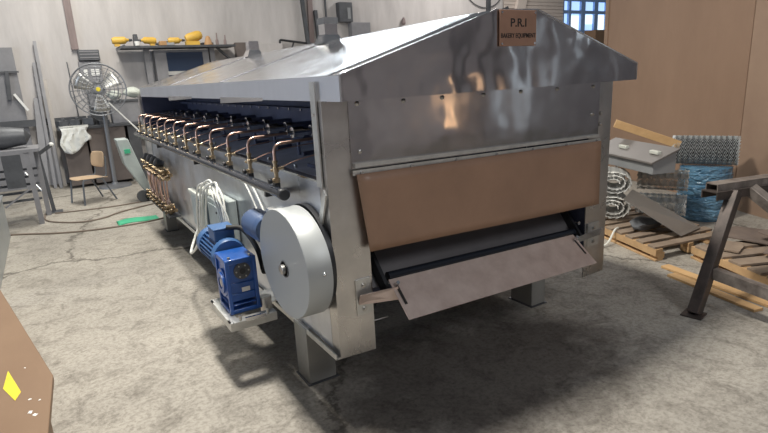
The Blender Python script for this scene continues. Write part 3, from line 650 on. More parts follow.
# wire mesh belts under the enclosure, folded flat in stacks
def belt_roll(c, axis, r0, turns, length, label, m):
    ax = V(axis).normalized(); h = V((ax.y, -ax.x, 0)); path = []; n = int(turns*14); c = V(c)
    for k in range(n+2):
        a = 2*PI*k/14; rr_ = r0*(0.30 + 0.70*k/n); path.append(c + h*(rr_*1.25*math.cos(a)) + V((0, 0, rr_*0.86*math.sin(a))))
    b = MB(); mesh_sheet(b, path, ax, length, 7, 0.0062)
    return tag(b.build('wire_mesh_belt', m), label, 'wire mesh', 'wire mesh belts under the enclosure')
vx = (0.80, 0.60, 0)
belt_roll((4.90, 3.40, 0.266), vx, 0.150, 2.4, 0.34, 'lower left loosely rolled wire mesh belt on the slatted pallet', 'mesh')
belt_roll((4.90, 3.40, 0.524), vx, 0.148, 2.4, 0.34, 'upper left rolled wire mesh belt, pale, touching the enclosure bottom', 'mesh')
belt_roll((5.32, 3.12, 0.266), av, 0.150, 2.2, 0.46, 'lower right rolled wire mesh belt lying lengthwise before the barrel', 'meshdark')
belt_roll((5.32, 3.12, 0.524), av, 0.148, 2.2, 0.46, 'upper right rolled wire mesh belt under the enclosure corner', 'mesh')
# dark wedge-shaped enclosure
eu = V((-0.34, -0.94, 0)); ev = V((0.94, -0.34, 0)); ec = V((4.83, 2.94, 0))
def ep(a, b_, z): return ec + eu*a + ev*b_ + V((0, 0, z + 0.014))
t = thing('metal_enclosure', 'grey sloping-lid metal enclosure with two lid handles resting on mesh belts', 'enclosure', ep(-0.45, .2, 0.50))
MB().hexa([ep(-.95, 0, .645), ep(0, 0, .640), ep(0, .25, .640), ep(-.95, .25, .645)], [ep(-.95, 0, .755), ep(0, 0, .745), ep(0, .25, .850), ep(-.95, .25, .860)]).build('body', 'greybox', t, bevel=0.004)
MB().hexa([ep(-.97, -.03, .752), ep(.02, -.03, .742), ep(.02, .27, .857), ep(-.97, .27, .866)], [ep(-.97, -.03, .772), ep(.02, -.03, .762), ep(.02, .27, .877), ep(-.97, .27, .886)]).build('lid', 'greyboxlid', t, bevel=0.003)
for a in (-.12, -.60):
    MB().bar(ep(a-.06, .11, .835), ep(a+.06, .11, .832), 0.045, 0.035).build('lid_handle', 'ivory', t, bevel=0.006)
tag(MB().bar((5.37, 3.75, 1.06), (5.81, 3.25, .81), 0.06, 0.085).build('timber_beam', 'beam', bevel=0.003), 'pale pine beam leaning behind the grey enclosure', 'beam')
tag(MB().plate([(4.735, 2.56, 0.145), (5.13, 2.60, 0.140), (4.88, 3.17, 0.470), (4.46, 2.98, 0.465)], (0.002, -0.001, 0.004)).build('metal_sheet', 'sheet'), 'dull grey metal sheet leaning from the mesh belts down to the pallet', 'metal sheet')
tag(lumpy(MB(), (4.76, 2.93, 0.195), (0.15, 0.12, 0.055), 5, 3).build('dark_sack', 'darkgrey'), 'dark crumpled sack on the pallet beneath the leaning metal sheet', 'sack')
tag(MB().tube(smooth_path([(3.95, 3.15, 0.011), (4.20, 3.10, 0.011), (4.36, 3.06, 0.03), (4.50, 3.08, 0.135), (4.58, 3.10, 0.142)], 8), 0.010, 8).build('white_hose', 'cablewhite'), 'white hose running from the floor over the slatted pallet', 'hose')

# ------------------------------------------------------------------ right foreground: steel trestle
t = thing('steel_trestle', 'rusty steel trestle with channel top bars in the right foreground', 'trestle', (3.9, 1.77, 0))
bu = V((0.97, -0.24, 0)).normalized()
s0 = V((3.86, 1.93, 0))
def chan(p, q, w, h, th, m):
    b = MB(); p, q = V(p), V(q); d = (q-p).normalized(); sd = d.cross(V((0,0,1))).normalized()
    b.bar(p, q, w, th); b.bar(p + sd*(w/2-th/2) + V((0,0,-h/2)), q + sd*(w/2-th/2) + V((0,0,-h/2)), th, h); b.bar(p - sd*(w/2-th/2) + V((0,0,-h/2)), q - sd*(w/2-th/2) + V((0,0,-h/2)), th, h)
    return b.build('top_channel', m, t)
chan(s0 + bu*.03 + V((0,0,.85)), s0 + bu*1.1 + V((0,0,.85)), 0.10, 0.045, 0.008, 'wornlight')
chan(s0 + V((0,-.01,.80)), s0 + bu*1.1 + V((0,-.01,.80)), 0.13, 0.055, 0.009, 'rusty')
def hollow_leg(p, q, m): return MB().bar(p, q, 0.075, 0.075, up=(0, 1, 0)).build('leg', m, t, bevel=0.004)
l1 = hollow_leg((3.555, 1.785, 0.008), (4.02, 1.83, 0.79), 'rusty')
MB().obox((3.55, 1.785, 0.005), (0.13, 0.13, 0.01), 0.2).build('foot_plate', 'rusty', l1)
hollow_leg((4.36, 0.80, 0.008), (4.17, 1.80, 0.79), 'wornlight')
hollow_leg((3.55, 0.85, 0.008), (4.0, 0.90, 0.79), 'rusty')
MB().bar((3.735, 1.80, 0.27), (3.65, 0.86, 0.20), 0.06, 0.075).build('cross_bar', 'wornlight', t)

# ------------------------------------------------------------------ left foreground: boarded crate, stainless bin
zt = 0.50
poly = [(-0.163, 2.595), (-0.43, 4.08), (-0.62, 5.2), (-1.6, 5.0), (-1.4, 1.7), (-0.20, 1.9)]
t = thing('plywood_crate', 'brown plywood crate with a yellow tag in the left foreground', 'crate', (-0.8, 3.4, 0))
MB().plate([(x, y, zt-.03) for x, y in poly], (0, 0, .03)).build('top_board', 'plywood', t, bevel=0.003)
inn = [(-0.21, 2.60), (-0.47, 4.05), (-0.66, 5.12), (-1.55, 4.95), (-1.36, 1.75), (-0.24, 1.95)]
MB().plate([(x, y, 0.0) for x, y in inn], (0, 0, zt-.031)).build('body', 'plywood', t)
tg = MB().plate([(-0.335, 2.766, zt+.0005), (-0.280, 2.519, zt+.0005), (-0.299, 2.454, zt+.0005), (-0.346, 2.596, zt+.0005)], (0, 0, .001)).build('yellow_tag', 'ytag', t)
tg['label'] = 'yellow paper tag'
for k, (x, y, s) in enumerate(((-0.248, 2.43, .007), (-0.245, 2.32, .012), (-0.230, 2.29, .010), (-0.213, 2.40, .006), (-0.27, 2.75, .005))):
    b = MB(); rr = random.Random(k); b.plate([(x+s*math.cos(a)*rr.uniform(.4, 1.1), y+s*1.2*math.sin(a)*rr.uniform(.4, 1.1), zt+.0004) for a in [2*PI*i/9 for i in range(9)]], (0, 0, .0006)); b.build('paint_scuff', 'label', t)
t = thing('stainless_bin', 'low stainless bin at the left edge behind the plywood crate', 'bin', (-1.0, 6.8, 0))
MB().box(-1.4, -0.60, 5.45, 7.95, 0.0, 0.50).build('body', 'stainbox', t, bevel=0.006)
MB().box(-1.42, -0.585, 5.43, 7.97, 0.50, 0.525).build('rim', 'stainbox', t, bevel=0.004)

# ------------------------------------------------------------------ left back: bench, chair, fan, workbench
t = thing('steel_workbench', 'grey steel bench with slatted lower shelves at the far left', 'bench', (-0.6, 8.8, 0))
for p, q in (((-0.26, 8.45, 0), (-0.27, 8.45, 0.97)), ((-0.17, 9.0, 0), (-0.17, 9.0, 0.97)), ((-1.1, 8.45, 0), (-1.1, 8.45, 0.97)), ((-1.1, 9.0, 0), (-1.1, 9.0, 0.97))):
    MB().bar(p, q, 0.06, 0.06, up=(0, 1, 0)).build('leg', 'steelgrey', t)
MB().box(-1.15, -0.12, 8.40, 9.08, 0.97, 1.01).build('bench_top', 'steelgrey', t)
for k in range(5): MB().box(-1.1, -0.2, 8.50+k*.11, 8.57+k*.11, 0.32+k*.09, 0.345+k*.09).build('shelf_slat', 'darkgrey', t)
MB().bar((-0.30, 8.44, 0.50), (-0.62, 8.44, 0.28), 0.02, 0.02).build('brace', 'steelgrey', t)
MB().box(-0.55, -0.34, 8.42, 8.44, 0.52, 0.95).build('dark_panel', 'darkgrey', t)
b = MB(); b.lathe((-1.2, 8.75, 1.16), (1, 0, 0), [(0,0),(0,.10),(.3,.15),(.7,.15),(.95,.11),(1.02,0)], 14); b = b.build('bench_machine', 'darkgrey')
tag(b, 'dark machine casting lying on the steel bench at the far left', 'machine part')
t = thing('tool_stand', 'narrow dark steel stand with a clamp beside the far left bench', 'stand', (-0.10, 9.15, 0))
MB().bar((-0.10, 9.15, 0), (-0.16, 9.2, 1.0), 0.05, 0.05, up=(0, 1, 0)).build('post', 'darkgrey', t)
MB().bar((-0.16, 9.15, 0.86), (0.03, 9.12, 0.98), 0.06, 0.05).build('clamp', 'darkgrey', t)
MB().sphere((0.03, 9.12, 0.985), 0.035).build('clamp_knob', 'label', t)
MB().obox((-0.10, 9.15, 0.006), (0.22, 0.2, 0.012)).build('foot_plate', 'darkgrey', t)
# metal bars leaning on the back wall
lb = ['long grey steel bar leaning on the back wall, its tip the highest', 'thin steel bar leaning left of the tallest leaning bar', 'short thick grey bar leaning lowest against the back wall']
for k, (p, q, w, m) in enumerate((((0.06, 11.45, 0.0), (0.11, 11.93, 2.62), 0.05, 'steelgrey'), ((-0.03, 11.5, 0.0), (0.035, 11.94, 2.25), 0.05, 'steelgrey'), ((-0.18, 11.55, 0.0), (-0.03, 11.93, 1.62), 0.11, 'steelgrey'))):
    tag(MB().bar(p, q, w, w, up=(0, 1, 0)).build('steel_bar', m), lb[k], 'bar', 'steel bars leaning on the back wall')
tag(MB().bar((0.13, 11.6, 0.0), (0.15, 11.95, 1.95), 0.06, 0.04, up=(0, 1, 0)).build('steel_bar', 'sheet'), 'flat bar leaning rightmost, next to the brown workbench', 'bar', 'steel bars leaning on the back wall')
tag(MB().bar((0.615, 11.9, 0.0), (0.56, 11.99, 2.25), 0.018, 0.018, up=(0, 1, 0)).build('thin_rod', 'darkgrey'), 'thin dark rod upright on the wall left of the fan', 'rod')
tag(MB().box(-1.4, -0.25, 11.90, 12.0, 0.0, 2.52).build('wall_panel', 'steelgrey'), 'big grey metal panel standing against the wall at far left', 'panel')
t = thing('lever_tool', 'dark lever tool hung on the grey panel at the far left', 'tool', (-0.42, 11.85, 1.6))
MB().bar((-0.40, 11.86, 2.12), (-0.44, 11.86, 1.62), 0.06, 0.06, up=(0, 1, 0)).build('body', 'darkgrey', t)
MB().bar((-0.55, 11.86, 2.1), (-0.22, 11.86, 2.1), 0.03, 0.03).build('arm', 'darkgrey', t)
MB().bar((-0.36, 11.84, 1.72), (-0.20, 11.82, 1.42), 0.04, 0.04, up=(0, 1, 0)).build('lever', 'label', t)
tag(MB().box(-1.4, 0.70, 11.82, 11.90, 1.13, 1.25).build('wall_rail', 'darkgrey'), 'dark horizontal rail along the back wall behind the leaning bars', 'rail')
# brown steel workbench with clutter
t = thing('brown_workbench', 'brown steel workbench with cluttered black top behind the chair', 'workbench', (0.75, 11.5, 0))
MB().box(0.22, 0.60, 11.15, 11.80, 0.05, 1.05).build('cabinet', 'brownmetal', t, bevel=0.006)
MB().box(0.63, 1.25, 11.12, 11.80, 0.05, 1.05).build('cabinet', 'brownmetal', t, bevel=0.006)
MB().box(0.18, 1.75, 11.08, 11.85, 1.05, 1.099).build('bench_top', 'darkgrey', t, bevel=0.004)
MB().box(1.30, 1.50, 11.15, 11.80, 0.0, 1.05).build('leg', 'darkgrey', t)
rr = random.Random(11)
nm = ['dark scrap tool block at the left end of the cluttered workbench', 'dark angular tool left of the fan pole on the workbench', 'low dark tool tray behind the fan on the workbench', 'small dark casting just right of the fan pole', 'pale wrapped part among the dark tools on the workbench', 'dark tool at the right end of the workbench by the oven']
for k in range(4):
    x = 0.27+k*0.22; h = rr.uniform(.07, .17)
    b = MB(); b.obox((x, 11.3, 1.10+h/2), (rr.uniform(.12, .19), .2, h), rr.uniform(-.4, .4)); b.obox((x+.02, 11.25, 1.10+h+.02), (.06, .1, .04), rr.uniform(-1, 1))
    tag(b.build('bench_tool', 'bag' if k == 4 else 'darkgrey', bevel=0.006), nm[k], 'tool', 'clutter on the brown workbench')
# white cloth draped on the bench edge
b = MB(); rows = []; rr = random.Random(3)
for j in range(11):
    row = []
    for i in range(13):
        u = i/12; v_ = j/10
        x = 0.20+0.44*u + .03*math.sin(7*v_+2*u); z = 1.115-0.45*v_*(0.8+.25*math.sin(4*u+.7)); y = 11.05-0.06*abs(math.sin(9*u+3*v_))*(.2+v_) - .03*abs(math.sin(17*u-6*v_))
        if j == 0: y = 11.20
        row.append(b.bm.verts.new((x, y, z)))
    rows.append(row)
for j in range(10):
    for i in range(12): b.bm.faces.new((rows[j][i], rows[j][i+1], rows[j+1][i+1], rows[j+1][i]))
o = b.build('white_cloth', 'cloth'); md = o.modifiers.new('thick', 'SOLIDIFY'); md.thickness = 0.008
tag(o, 'crumpled white cloth draped over the brown workbench front', 'cloth')
# chair
cc = V((0.445, 9.58, 0)); fw = V((-0.93, -0.37, 0)).normalized(); sd = V((-fw.y, fw.x, 0))     # fw: sitter faces
def cp(a, b_, z): return cc + fw*a + sd*b_ + V((0, 0, z))
t = thing('school_chair', 'small plywood chair with grey tube legs on the floor near the back', 'chair', cc)
def curved(name, rowsf, nu, nv, m, th):
    b = MB(); rows = [[b.bm.verts.new(rowsf(i/nu, j/nv)) for i in range(nu+1)] for j in range(nv+1)]
    for j in range(nv):
        for i in range(nu): b.bm.faces.new((rows[j][i], rows[j][i+1], rows[j+1][i+1], rows[j+1][i]))
    o = b.build(name, m, t); md = o.modifiers.new('ply', 'SOLIDIFY'); md.thickness = th; md2 = o.modifiers.new('round', 'SUBSURF'); md2.levels = 1; md2.render_levels = 1; return o
def sq(u, v):  # superellipse-like rounding of corners
    a, b_ = 2*u-1, 2*v-1; return a*(1-.12*abs(b_)**4), b_*(1-.12*abs(a)**4)
def seatf(u, v): a, b_ = sq(u, v); return cp(a*.24, b_*.22, 0.40 + .018*a*abs(a) - .012*(1-b_*b_) - (.02 if a > .9 else 0))
curved('seat', seatf, 10, 8, 'chairwood', 0.014)
def backf(u, v): a, b_ = sq(u, v); return cp(-.215 - .02*b_ + .035*a*a, a*.21, 0.650 + b_*.125)
curved('backrest', backf, 10, 6, 'chairwood', 0.012)
for s in (-1, 1):
    MB().tube(arc([cp(.23, s*.215, 0), cp(.185, s*.195, .385), cp(-.12, s*.195, .385)], 5, .05), 0.013, 8).build('leg', 'chairsteel', t)
    MB().tube(arc([cp(-.27, s*.225, 0), cp(-.10, s*.195, .385), cp(.05, s*.195, .385)], 5, .05), 0.013, 8).build('leg', 'chairsteel', t)
    MB().tube(arc([cp(.0, s*.18, .383), cp(-.19, s*.18, .385), cp(-.225, s*.17, .70)], 6, .06), 0.011, 8).build('back_upright', 'chairsteel', t)
MB().tube([cp(.16, -.195, .38), cp(.16, .195, .38)], 0.011, 8).build('seat_rail', 'chairsteel', t)
# industrial fan
fc = V((0.88, 10.5, 1.72)); fa = V((-0.10, -1, 0.05)).normalized()
t = thing('industrial_fan', 'big grey caged pedestal fan with a yellow hub badge', 'fan', (0.88, 10.62, 0))
fu = fa.cross(V((0,0,1))).normalized(); fv = fu.cross(fa).normalized()
b = MB()
for k, R_ in enumerate((0.43, 0.375, 0.31, 0.245, 0.18, 0.115)):
    b.torus(fc + fa*(.10 - .10*(R_/.43)**2), fa, R_, 0.0055 if k else 0.011, 44, 5)
b.torus(fc - fa*.10, fa, 0.43, 0.009, 44, 5); b.torus(fc - fa*.17, fa, 0.30, 0.005, 40, 5); b.torus(fc - fa*.19, fa, 0.16, 0.005, 30, 5)
for k in range(24):
    a = 2*PI*k/24; d = fu*math.cos(a) + fv*math.sin(a)
    b.tube([fc + fa*.10 + d*.06, fc + fa*.075 + d*.22, fc + d*.43, fc - fa*.10 + d*.43, fc - fa*.17 + d*.30, fc - fa*.2 + d*.08], 0.0035, 4)
b.build('cage', 'fan', t)
MB().lathe(fc + fa*.085, fa, [(0,0),(0,.065),(.02,.062),(.024,0)], 20).build('hub_badge', 'fan', t)
MB().lathe(fc + fa*.108, fa, [(0,0),(0,.036),(.012,.032),(.013,0)], 16).build('yellow_badge', 'ytag', t)
for k in range(3):
    a0 = 2*PI*k/3+.5; b = MB(); rows = []
    for j in range(7):
        r_ = .07+.30*j/6; row = []
        for i in range(5):
            a = a0 + (i/4-.5)*(.95-.2*j/6); d = fu*math.cos(a) + fv*math.sin(a)
            row.append(b.bm.verts.new(fc + d*r_ + fa*(-.04+.09*(i/4-.5))))
        rows.append(row)
    for j in range(6):
        for i in range(4): b.bm.faces.new((rows[j][i], rows[j][i+1], rows[j+1][i+1], rows[j+1][i]))
    o = b.build('blade', 'galv', t); md = o.modifiers.new('thick', 'SOLIDIFY'); md.thickness = .004
MB().cyl(fc - fa*.06, fc - fa*.36, 0.10, 0.085, 20).build('motor', 'fan', t)
MB().cyl(fc - fa*.28 + V((0.02,0,-.05)), (0.90, 10.78, 0.03), 0.032, 0.036, 14).build('pole', 'fan', t)
MB().lathe((0.90, 10.78, 0), (0,0,1), [(0,0),(0,.28),(.03,.27),(.05,.06),(.08,.05),(.08,0)], 28).build('base', 'fan', t)
# wall-mounted control box and timber
tag(MB().bar((0.735, 11.95, 2.47), (0.745, 11.95, 4.5), 0.12, 0.07, up=(0, 1, 0)).build('timber_post', 'pinkwood'), 'old timber post fixed upright on the wall above the fan', 'post')
t = thing('control_box', 'grey wall control box with louvred top behind the fan', 'control box', (0.92, 11.9, 1.85))
MB().box(0.74, 1.10, 11.80, 12.0, 1.86, 2.24).build('body', 'steelgrey', t, bevel=0.006)
MB().box(0.76, 1.11, 11.76, 12.0, 2.26, 2.45).build('hood', 'darkgrey', t, bevel=0.006)
for z in (2.30, 2.36, 2.41): MB().box(0.78, 1.09, 11.752, 11.758, z, z+.02).build('louvre', 'steelgrey', t)
for x in (0.80, 0.92, 1.0): MB().box(x, x+.06, 11.79, 11.80, 1.98, 2.10).build('switch', 'label', t)
t = thing('lower_control_box', 'smaller dark control box on the brown workbench behind the lower fan cage', 'control box', (0.92, 11.77, 1.10))
MB().box(0.78, 1.05, 11.70, 11.84, 1.10, 1.70).build('body', 'darkgrey', t, bevel=0.006)
MB().box(0.80, 1.03, 11.692, 11.70, 1.40, 1.66).build('door', 'steelgrey', t)
# shelf with yellow tools
t = thing('wall_shelf', 'dark metal shelf on posts carrying yellow tools along the back wall', 'shelf', (2.5, 11.6, 0))
MB().box(1.43, 3.60, 11.35, 11.95, 2.44, 2.48).build('board', 'darkgrey', t)
for x in (1.92, 3.18): MB().box(x-.05, x+.05, 11.62, 11.72, 0.0, 2.44).build('post', 'steelgrey', t)
MB().bar((1.36, 11.36, 2.40), (1.52, 11.36, 2.50), 0.03, 0.03).build('bracket_end', 'darkgrey', t)
MB().bar((3.25, 11.5, 2.43), (3.75, 11.9, 2.1), 0.04, 0.04).build('brace', 'darkgrey', t)
def item(name, label, mb, m, cat='tool', g='tools on the wall shelf'): return tag(mb.build(name, m, bevel=0.008), label, cat, g)
z0 = 2.48
def drill(x, s, m, lab, flip=1):
    t = thing('power_tool', lab, 'power tool', (x, 11.5, z0), 'tools on the wall shelf')
    MB().lathe((x-.13*s*flip, 11.5, z0+.10*s), (flip, 0, 0.05), [(0,0),(0,.05*s),(.05*s,.07*s),(.22*s,.065*s),(.26*s,.03*s),(.30*s,.02*s),(.30*s,0)], 14).build('motor_housing', m, t)
    MB().obox((x-.05*s*flip, 11.5, z0+.045*s), (.09*s, .07*s, .09*s)).build('handle', m, t)
    MB().lathe((x+.16*s*flip, 11.5, z0+.11*s), (flip, 0, 0.05), [(0,0),(0,.03*s),(.06*s,.02*s),(.06*s,0)], 10).build('chuck', 'darkgrey', t)
drill(1.46, 1.0, 'yellow', 'leftmost yellow power tool at the left end of the wall shelf')
item('grey_tool', 'tall dark grey tool standing between the two left yellow tools on the shelf', MB().box(1.70, 1.775, 11.42, 11.58, z0, z0+.17).obox((1.74, 11.5, z0+.19), (.07, .10, .05)), 'darkgrey')
item('metal_cup', 'small bright metal cup in front of the dark grey shelf tool', MB().lathe((1.74, 11.37, z0), (0,0,1), [(0,0),(0,.045),(.08,.05),(.08,.044),(.01,.04),(.01,0)], 14), 'label', 'cup')
drill(1.98, 0.95, 'yellow', 'yellow power tool just right of the dark grey shelf tool', -1)
item('tan_box', 'low tan wooden block above the left edge of the glazed cabinet', MB().obox((2.20, 11.40, z0+.04), (.12, .10, .08), .2), 'orangebrown', 'block')
item('blue_grey_box', 'flat bluish box in the middle of the wall shelf', MB().obox((2.34, 11.40, z0+.025), (.15, .10, .05), -.2), 'greybox', 'box')
item('dark_cone', 'dark grey conical tool lying mid shelf beside the flat bluish box', MB().lathe((2.12, 11.72, z0+.055), (1, 0, 0), [(0,0),(0,.02),(.25,.055),(.27,.05),(.27,0)], 14), 'darkgrey')
drill(2.44, 0.9, 'yellow', 'yellow tool left of the largest yellow tool on the shelf')
t = thing('yellow_grinder', 'largest bright yellow tool lying tilted on the wall shelf', 'power tool', (2.78, 11.5, z0), 'tools on the wall shelf')
MB().lathe((2.66, 11.5, z0+.12), (1, 0, 0.28), [(0,0),(0,.06),(.06,.09),(.24,.095),(.30,.08),(.33,.05),(.33,0)], 16).build('motor_housing', 'yellow', t)
MB().obox((2.78, 11.5, z0+.04), (.26, .14, .08)).build('foot', 'yellow', t)
item('dark_bundle', 'dark flat bundle right of the largest yellow tool', MB().obox((3.10, 11.66, z0+.03), (.22, .18, .06), .1), 'darkgrey')
item('tan_cone', 'tan tapered wooden piece near the right end of the shelf', MB().lathe((3.08, 11.45, z0), (0,0,1), [(0,0),(0,.09),(.16,.04),(.18,0)], 12), 'orangebrown', 'wood piece')
for k, x in enumerate((3.30, 3.46)):
    tag(MB().lathe((x, 11.6, 2.48), (0.02 + .06*k, 0, 1), [(0,0),(0,.035),(.10,.03),(.12,.015),(.24-.04*k,.012),(.25-.04*k,0)], 8).build('upright_tool', 'pinkwood'), ['left one of two upright brown tools at the right end of the shelf', 'right one of two upright brown tools at the right end of the shelf'][k], 'tool', 'upright tools on the shelf')
# glazed grey cabinet below the shelf
t = thing('glazed_cabinet', 'grey cabinet with dark glass panes under the tool shelf', 'cabinet', (2.6, 11.75, 1.3))
MB().box(2.05, 3.10, 11.60, 11.90, 1.30, 2.41).build('body', 'steelgrey', t, bevel=0.006)
MB().box(2.27, 2.97, 11.585, 11.60, 2.00, 2.36).build('pane', 'navyglass', t)
MB().box(2.27, 2.97, 11.585, 11.60, 1.42, 1.93).build('pane', 'navyglass', t)
MB().box(2.26, 2.98, 11.575, 11.60, 1.93, 2.00).build('rail', 'galv', t)
# clutter between fan and oven
t = thing('grey_bin', 'grey bin with dark rim standing on the brown workbench beside the hood end', 'bin', (1.37, 11.4, 1.10))
MB().box(1.09, 1.68, 11.2, 11.55, 1.10, 1.48).build('body', 'steelgrey', t, bevel=0.006)
MB().box(1.07, 1.70, 11.18, 11.57, 1.48, 1.52).build('rim', 'darkgrey', t, bevel=0.004)
for k, (x, s_) in enumerate(((1.20, .135), (1.52, .17))):
    tag(lumpy(MB(), (x, 11.38, 1.525+s_*.68), (s_*.95, .14, s_*.60), 20+k, 3, .14).build('plastic_sack', 'bag'), ['left white plastic sack on the grey bin behind the fan cage', 'right white plastic sack on the grey bin next to the hood end'][k], 'sack', 'white sacks on the grey bin')
t = thing('metal_cart', 'pale grey sheet-metal cart with small wheels behind the oven far end', 'cart', (1.0, 9.1, 0))
MB().plate([(0.86, 8.9, 0.98), (1.02, 8.9, 0.98), (1.24, 8.9, 0.16), (1.14, 8.9, 0.16), (0.92, 8.9, 0.60)], (0, 0.35, 0)).build('body', 'boxgrey', t, bevel=0.01)
for x in (1.10, 1.22): MB().cyl((x, 8.88, 0.09), (x, 8.93, 0.09), 0.09, seg=18).build('wheel', 'darkgrey', t)
MB().obox((0.98, 8.88, 0.80), (0.08, 0.04, 0.06)).build('vent', 'greenhose', t)
tag(MB().tube([(0.97, 10.15, 1.50), (1.38, 9.9, 0.95), (2.09, 9.47, 0.016)], 0.016, 8).build('support_rod', 'galv'), 'slanting bright rod between the fan and the oven end', 'rod')
# wall items right of centre, seen over the hood
wi = [('leaning_pole', 'dark pole leaning on the back wall left of the flue', (5.60, 11.80, 0.0), (5.40, 11.94, 3.9), .075, 'darkgrey', 'pole'),
      ('leaning_pole', 'shorter dark pole upright beside the flue, right of the leaning pole', (5.86, 11.88, 0.0), (5.74, 11.94, 3.24), .075, 'darkgrey', 'pole')]
for n_, l_, p, q, w_, m_, c_ in wi: tag(MB().bar(p, q, w_, w_, up=(0, 1, 0)).build(n_, m_), l_, c_, 'dark poles on the back wall')
tag(MB().bar((5.60, 11.97, 2.4), (5.66, 11.97, 4.4), 0.12, 0.05, up=(0, 1, 0)).build('timber_post', 'pinkwood'), 'timber post on the wall directly behind the two dark poles', 'post')
tag(MB().bar((6.03, 11.98, 0.0), (6.03, 11.98, 4.4), 0.035, 0.035, up=(0, 1, 0)).build('conduit_pipe', 'darkgrey'), 'thin dark conduit running up the wall behind the flue', 'conduit')
t = thing('switch_box', 'dark wall switch box with pale window right of the flue', 'switch box', (6.5, 11.9, 2.98))
MB().box(6.31, 6.66, 11.82, 12.0, 2.98, 3.42).build('body', 'darkgrey', t, bevel=0.008)
MB().box(6.52, 6.60, 11.812, 11.82, 3.05, 3.30).build('window', 'greybox', t)
tag(MB().box(6.60, 7.12, 11.80, 11.98, 0.0, 2.97).build('grey_board', 'steelgrey', bevel=0.004), 'grey board standing at the wall below the dark switch box', 'board')
tag(MB().box(4.28, 4.82, 11.85, 11.98, 0.0, 2.52).build('beige_board', 'wall', bevel=0.004), 'pale board standing at the wall behind the smaller flue', 'board')
tag(MB().box(3.76, 4.24, 11.85, 11.98, 0.0, 2.55).build('brown_board', 'brownmetal', bevel=0.004), 'brown board standing at the wall right of the tool shelf', 'board')
t = thing('wall_bracket', 'black angular pipe bracket on the wall left of the leaning pole', 'bracket', (5.1, 11.9, 2.3))
MB().tube(arc([(4.82, 11.9, 2.30), (4.78, 11.9, 2.60), (5.58, 11.9, 2.50)], 5, .06), 0.025, 8).build('bracket_arm', 'black', t)
MB().tube([(5.12, 11.9, 2.54), (5.02, 11.9, 2.30)], 0.02, 8).build('bracket_strut', 'black', t)
MB().box(4.78, 4.98, 11.90, 11.99, 2.30, 2.40).build('bracket_plate', 'black', t)
tag(MB().lathe((8.18, 11.93, 2.93), (0.1, 0, 1), [(0,0),(0,.03),(.03,.06),(.12,.05),(.18,.02),(.18,0)], 10).build('wall_hook', 'pinkwood'), 'small brown hook on the bare wall above the hood slope', 'hook')
tag(MB().tube(smooth_path([(10.2, 11.97, 3.9), (10.5, 11.97, 3.55), (10.95, 11.97, 3.40), (11.4, 11.97, 3.50), (11.7, 11.97, 3.8)], 8), 0.012, 6).build('hanging_wire', 'darkgrey'), 'looped thin wire hanging on the wall above the hood ridge', 'wire')
tag(MB().box(11.05, 11.15, 11.9, 11.99, 3.2, 4.3).build('wall_pipe', 'darkgrey'), 'dark short pipe on the wall left of the name plate', 'pipe')
tag(MB().bar((11.3, 11.88, 0.0), (12.5, 11.88, 4.2), 0.34, 0.1, up=(0, 1, 0)).build('leaning_board', 'shutter'), 'pale board leaning before the shutter above the name plate', 'board')
tag(MB().bar((11.3, 11.96, 3.20), (11.85, 11.96, 3.42), 0.08, 0.08).build('dark_bar', 'darkgrey'), 'dark slanting bar above the hood ridge by the name plate', 'bar')
tag(MB().box(14.55, 15.05, 11.0, 11.4, 0.0, 2.72).build('yellow_crate', 'plywood', bevel=0.006), 'tan upright crate just below the blue window', 'crate')

# ------------------------------------------------------------------ things on the floor at left
tag(MB().tube(smooth_path([(-1.2, 8.15, 0.010), (-0.61, 8.0, 0.010), (-0.08, 7.64, 0.010), (0.36, 7.48, 0.010), (0.95, 7.45, 0.010), (1.5, 7.7, 0.010)], 8), 0.011, 6).build('floor_hose', 'hose'), 'straighter brown hose across the floor nearest the camera', 'hose', 'brown hoses on the floor')
tag(MB().tube(smooth_path([(-0.22, 9.05, 0.010), (-0.22, 8.65, 0.010), (-0.12, 8.38, 0.010), (0.17, 8.10, 0.010), (0.45, 8.12, 0.010), (0.72, 8.36, 0.010), (1.2, 8.6, 0.010)], 8), 0.011, 6).build('floor_hose', 'hose'), 'curved brown hose looping from the bench toward the oven', 'hose', 'brown hoses on the floor')
tag(MB().tube(smooth_path([(-0.1, 9.0, 0.010), (0.3, 8.9, 0.010), (0.8, 8.85, 0.010), (1.3, 8.95, 0.010)], 8), 0.009, 6).build('floor_hose', 'hose'), 'faint thin hose on the floor just in front of the chair', 'hose', 'brown hoses on the floor')
b = MB(); rows = []
for j in range(7):
    row = []
    for i in range(13):
        u, v_ = i/12, j/6
        row.append(b.bm.verts.new((0.58+.50*u, 7.50 + .28*v_ + .06*math.sin(5*u) + .05*u, 0.008+.022*max(0, math.sin(u*9+v_*2)*math.sin(v_*PI)))))
    rows.append(row)
for j in range(6):
    for i in range(12): b.bm.faces.new((rows[j][i], rows[j][i+1], rows[j+1][i+1], rows[j+1][i]))
o = b.build('green_cloth', 'greenhose'); md = o.modifiers.new('thick', 'SOLIDIFY'); md.thickness = .006
tag(o, 'bright green cloth lying on the floor by the oven far leg', 'cloth')
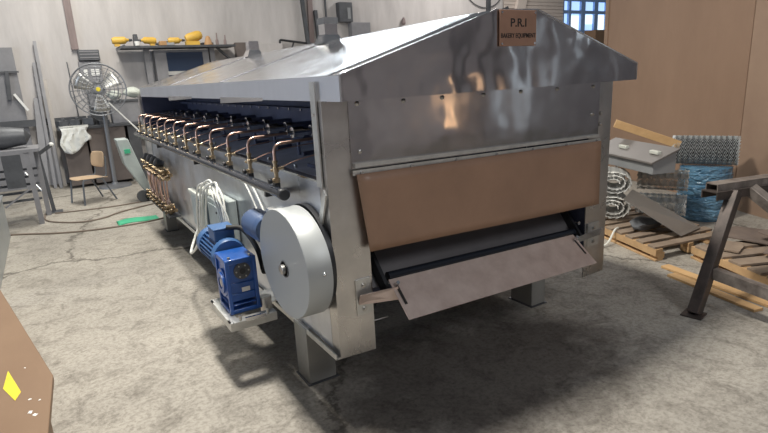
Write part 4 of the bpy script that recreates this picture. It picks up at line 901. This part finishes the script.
t = thing('paint_brush', 'small brush with white bristles leaning by the back wall floor', 'brush', (-0.05, 10.7, 0))
MB().lathe((-0.12, 10.6, 0.035), (-1, .6, .0), [(0,0),(0,.035),(.10,.03),(.12,0)], 10).build('bristles', 'label', t)
MB().tube([(-0.20, 10.67, 0.05), (-0.42, 10.9, 0.42)], 0.012, 8).build('handle', 'galv', t)

# ------------------------------------------------------------------ light
w = bpy.data.worlds.new('world'); sc.world = w; w.use_nodes = True
bg = w.node_tree.nodes['Background']; bg.inputs['Color'].default_value = (0.86, 0.92, 1.0, 1); bg.inputs['Strength'].default_value = 0.13
def area(name, loc, target, sx, sy, power, col):
    l = bpy.data.lights.new(name, 'AREA'); l.shape = 'RECTANGLE'; l.size = sx; l.size_y = sy; l.energy = power; l.color = col
    o = bpy.data.objects.new(name, l); C.objects.link(o); o.location = loc
    o.rotation_euler = (V(target) - V(loc)).to_track_quat('-Z', 'Y').to_euler(); return o
area('skylight_and_fill', (0.95, 3.0, 5.4), (0.95, 3.0, 0), 0.5, 0.65, 405, (1.0, 0.95, 0.86))
area('skylight_and_fill', (0.8, 8.9, 5.4), (0.8, 8.9, 0), 0.9, 2.5, 265, (1.0, 0.96, 0.87))
area('skylight_and_fill', (9.5, 9.2, 5.4), (9.5, 9.6, 0), 0.9, 2.5, 190, (1.0, 0.95, 0.90))  # fill light added to brighten the right part of the back wall
area('doorway_daylight', (-7.6, 5.0, 1.9), (0, 5.0, 1.5), 6.0, 3.4, 230, (0.66, 0.80, 1.0))
area('skylight_and_fill', (2.5, -4.0, 5.4), (2.1, 2.2, 0.9), 1.6, 1.6, 115, (0.96, 0.97, 1.0))  # front fill added behind the camera to lift the oven front
for z_ in (4.35, 4.95): area('back_window_daylight', (6.3, 11.7, z_), (2.0, 3.0, 1.6), 5.5, 0.16, 38, (0.88, 0.95, 1.0))
sc.view_settings.view_transform = 'Standard'; sc.view_settings.look = 'None'; sc.view_settings.gamma = 1.0
sc.view_settings.use_curve_mapping = False; sc.view_settings.exposure = 0.0
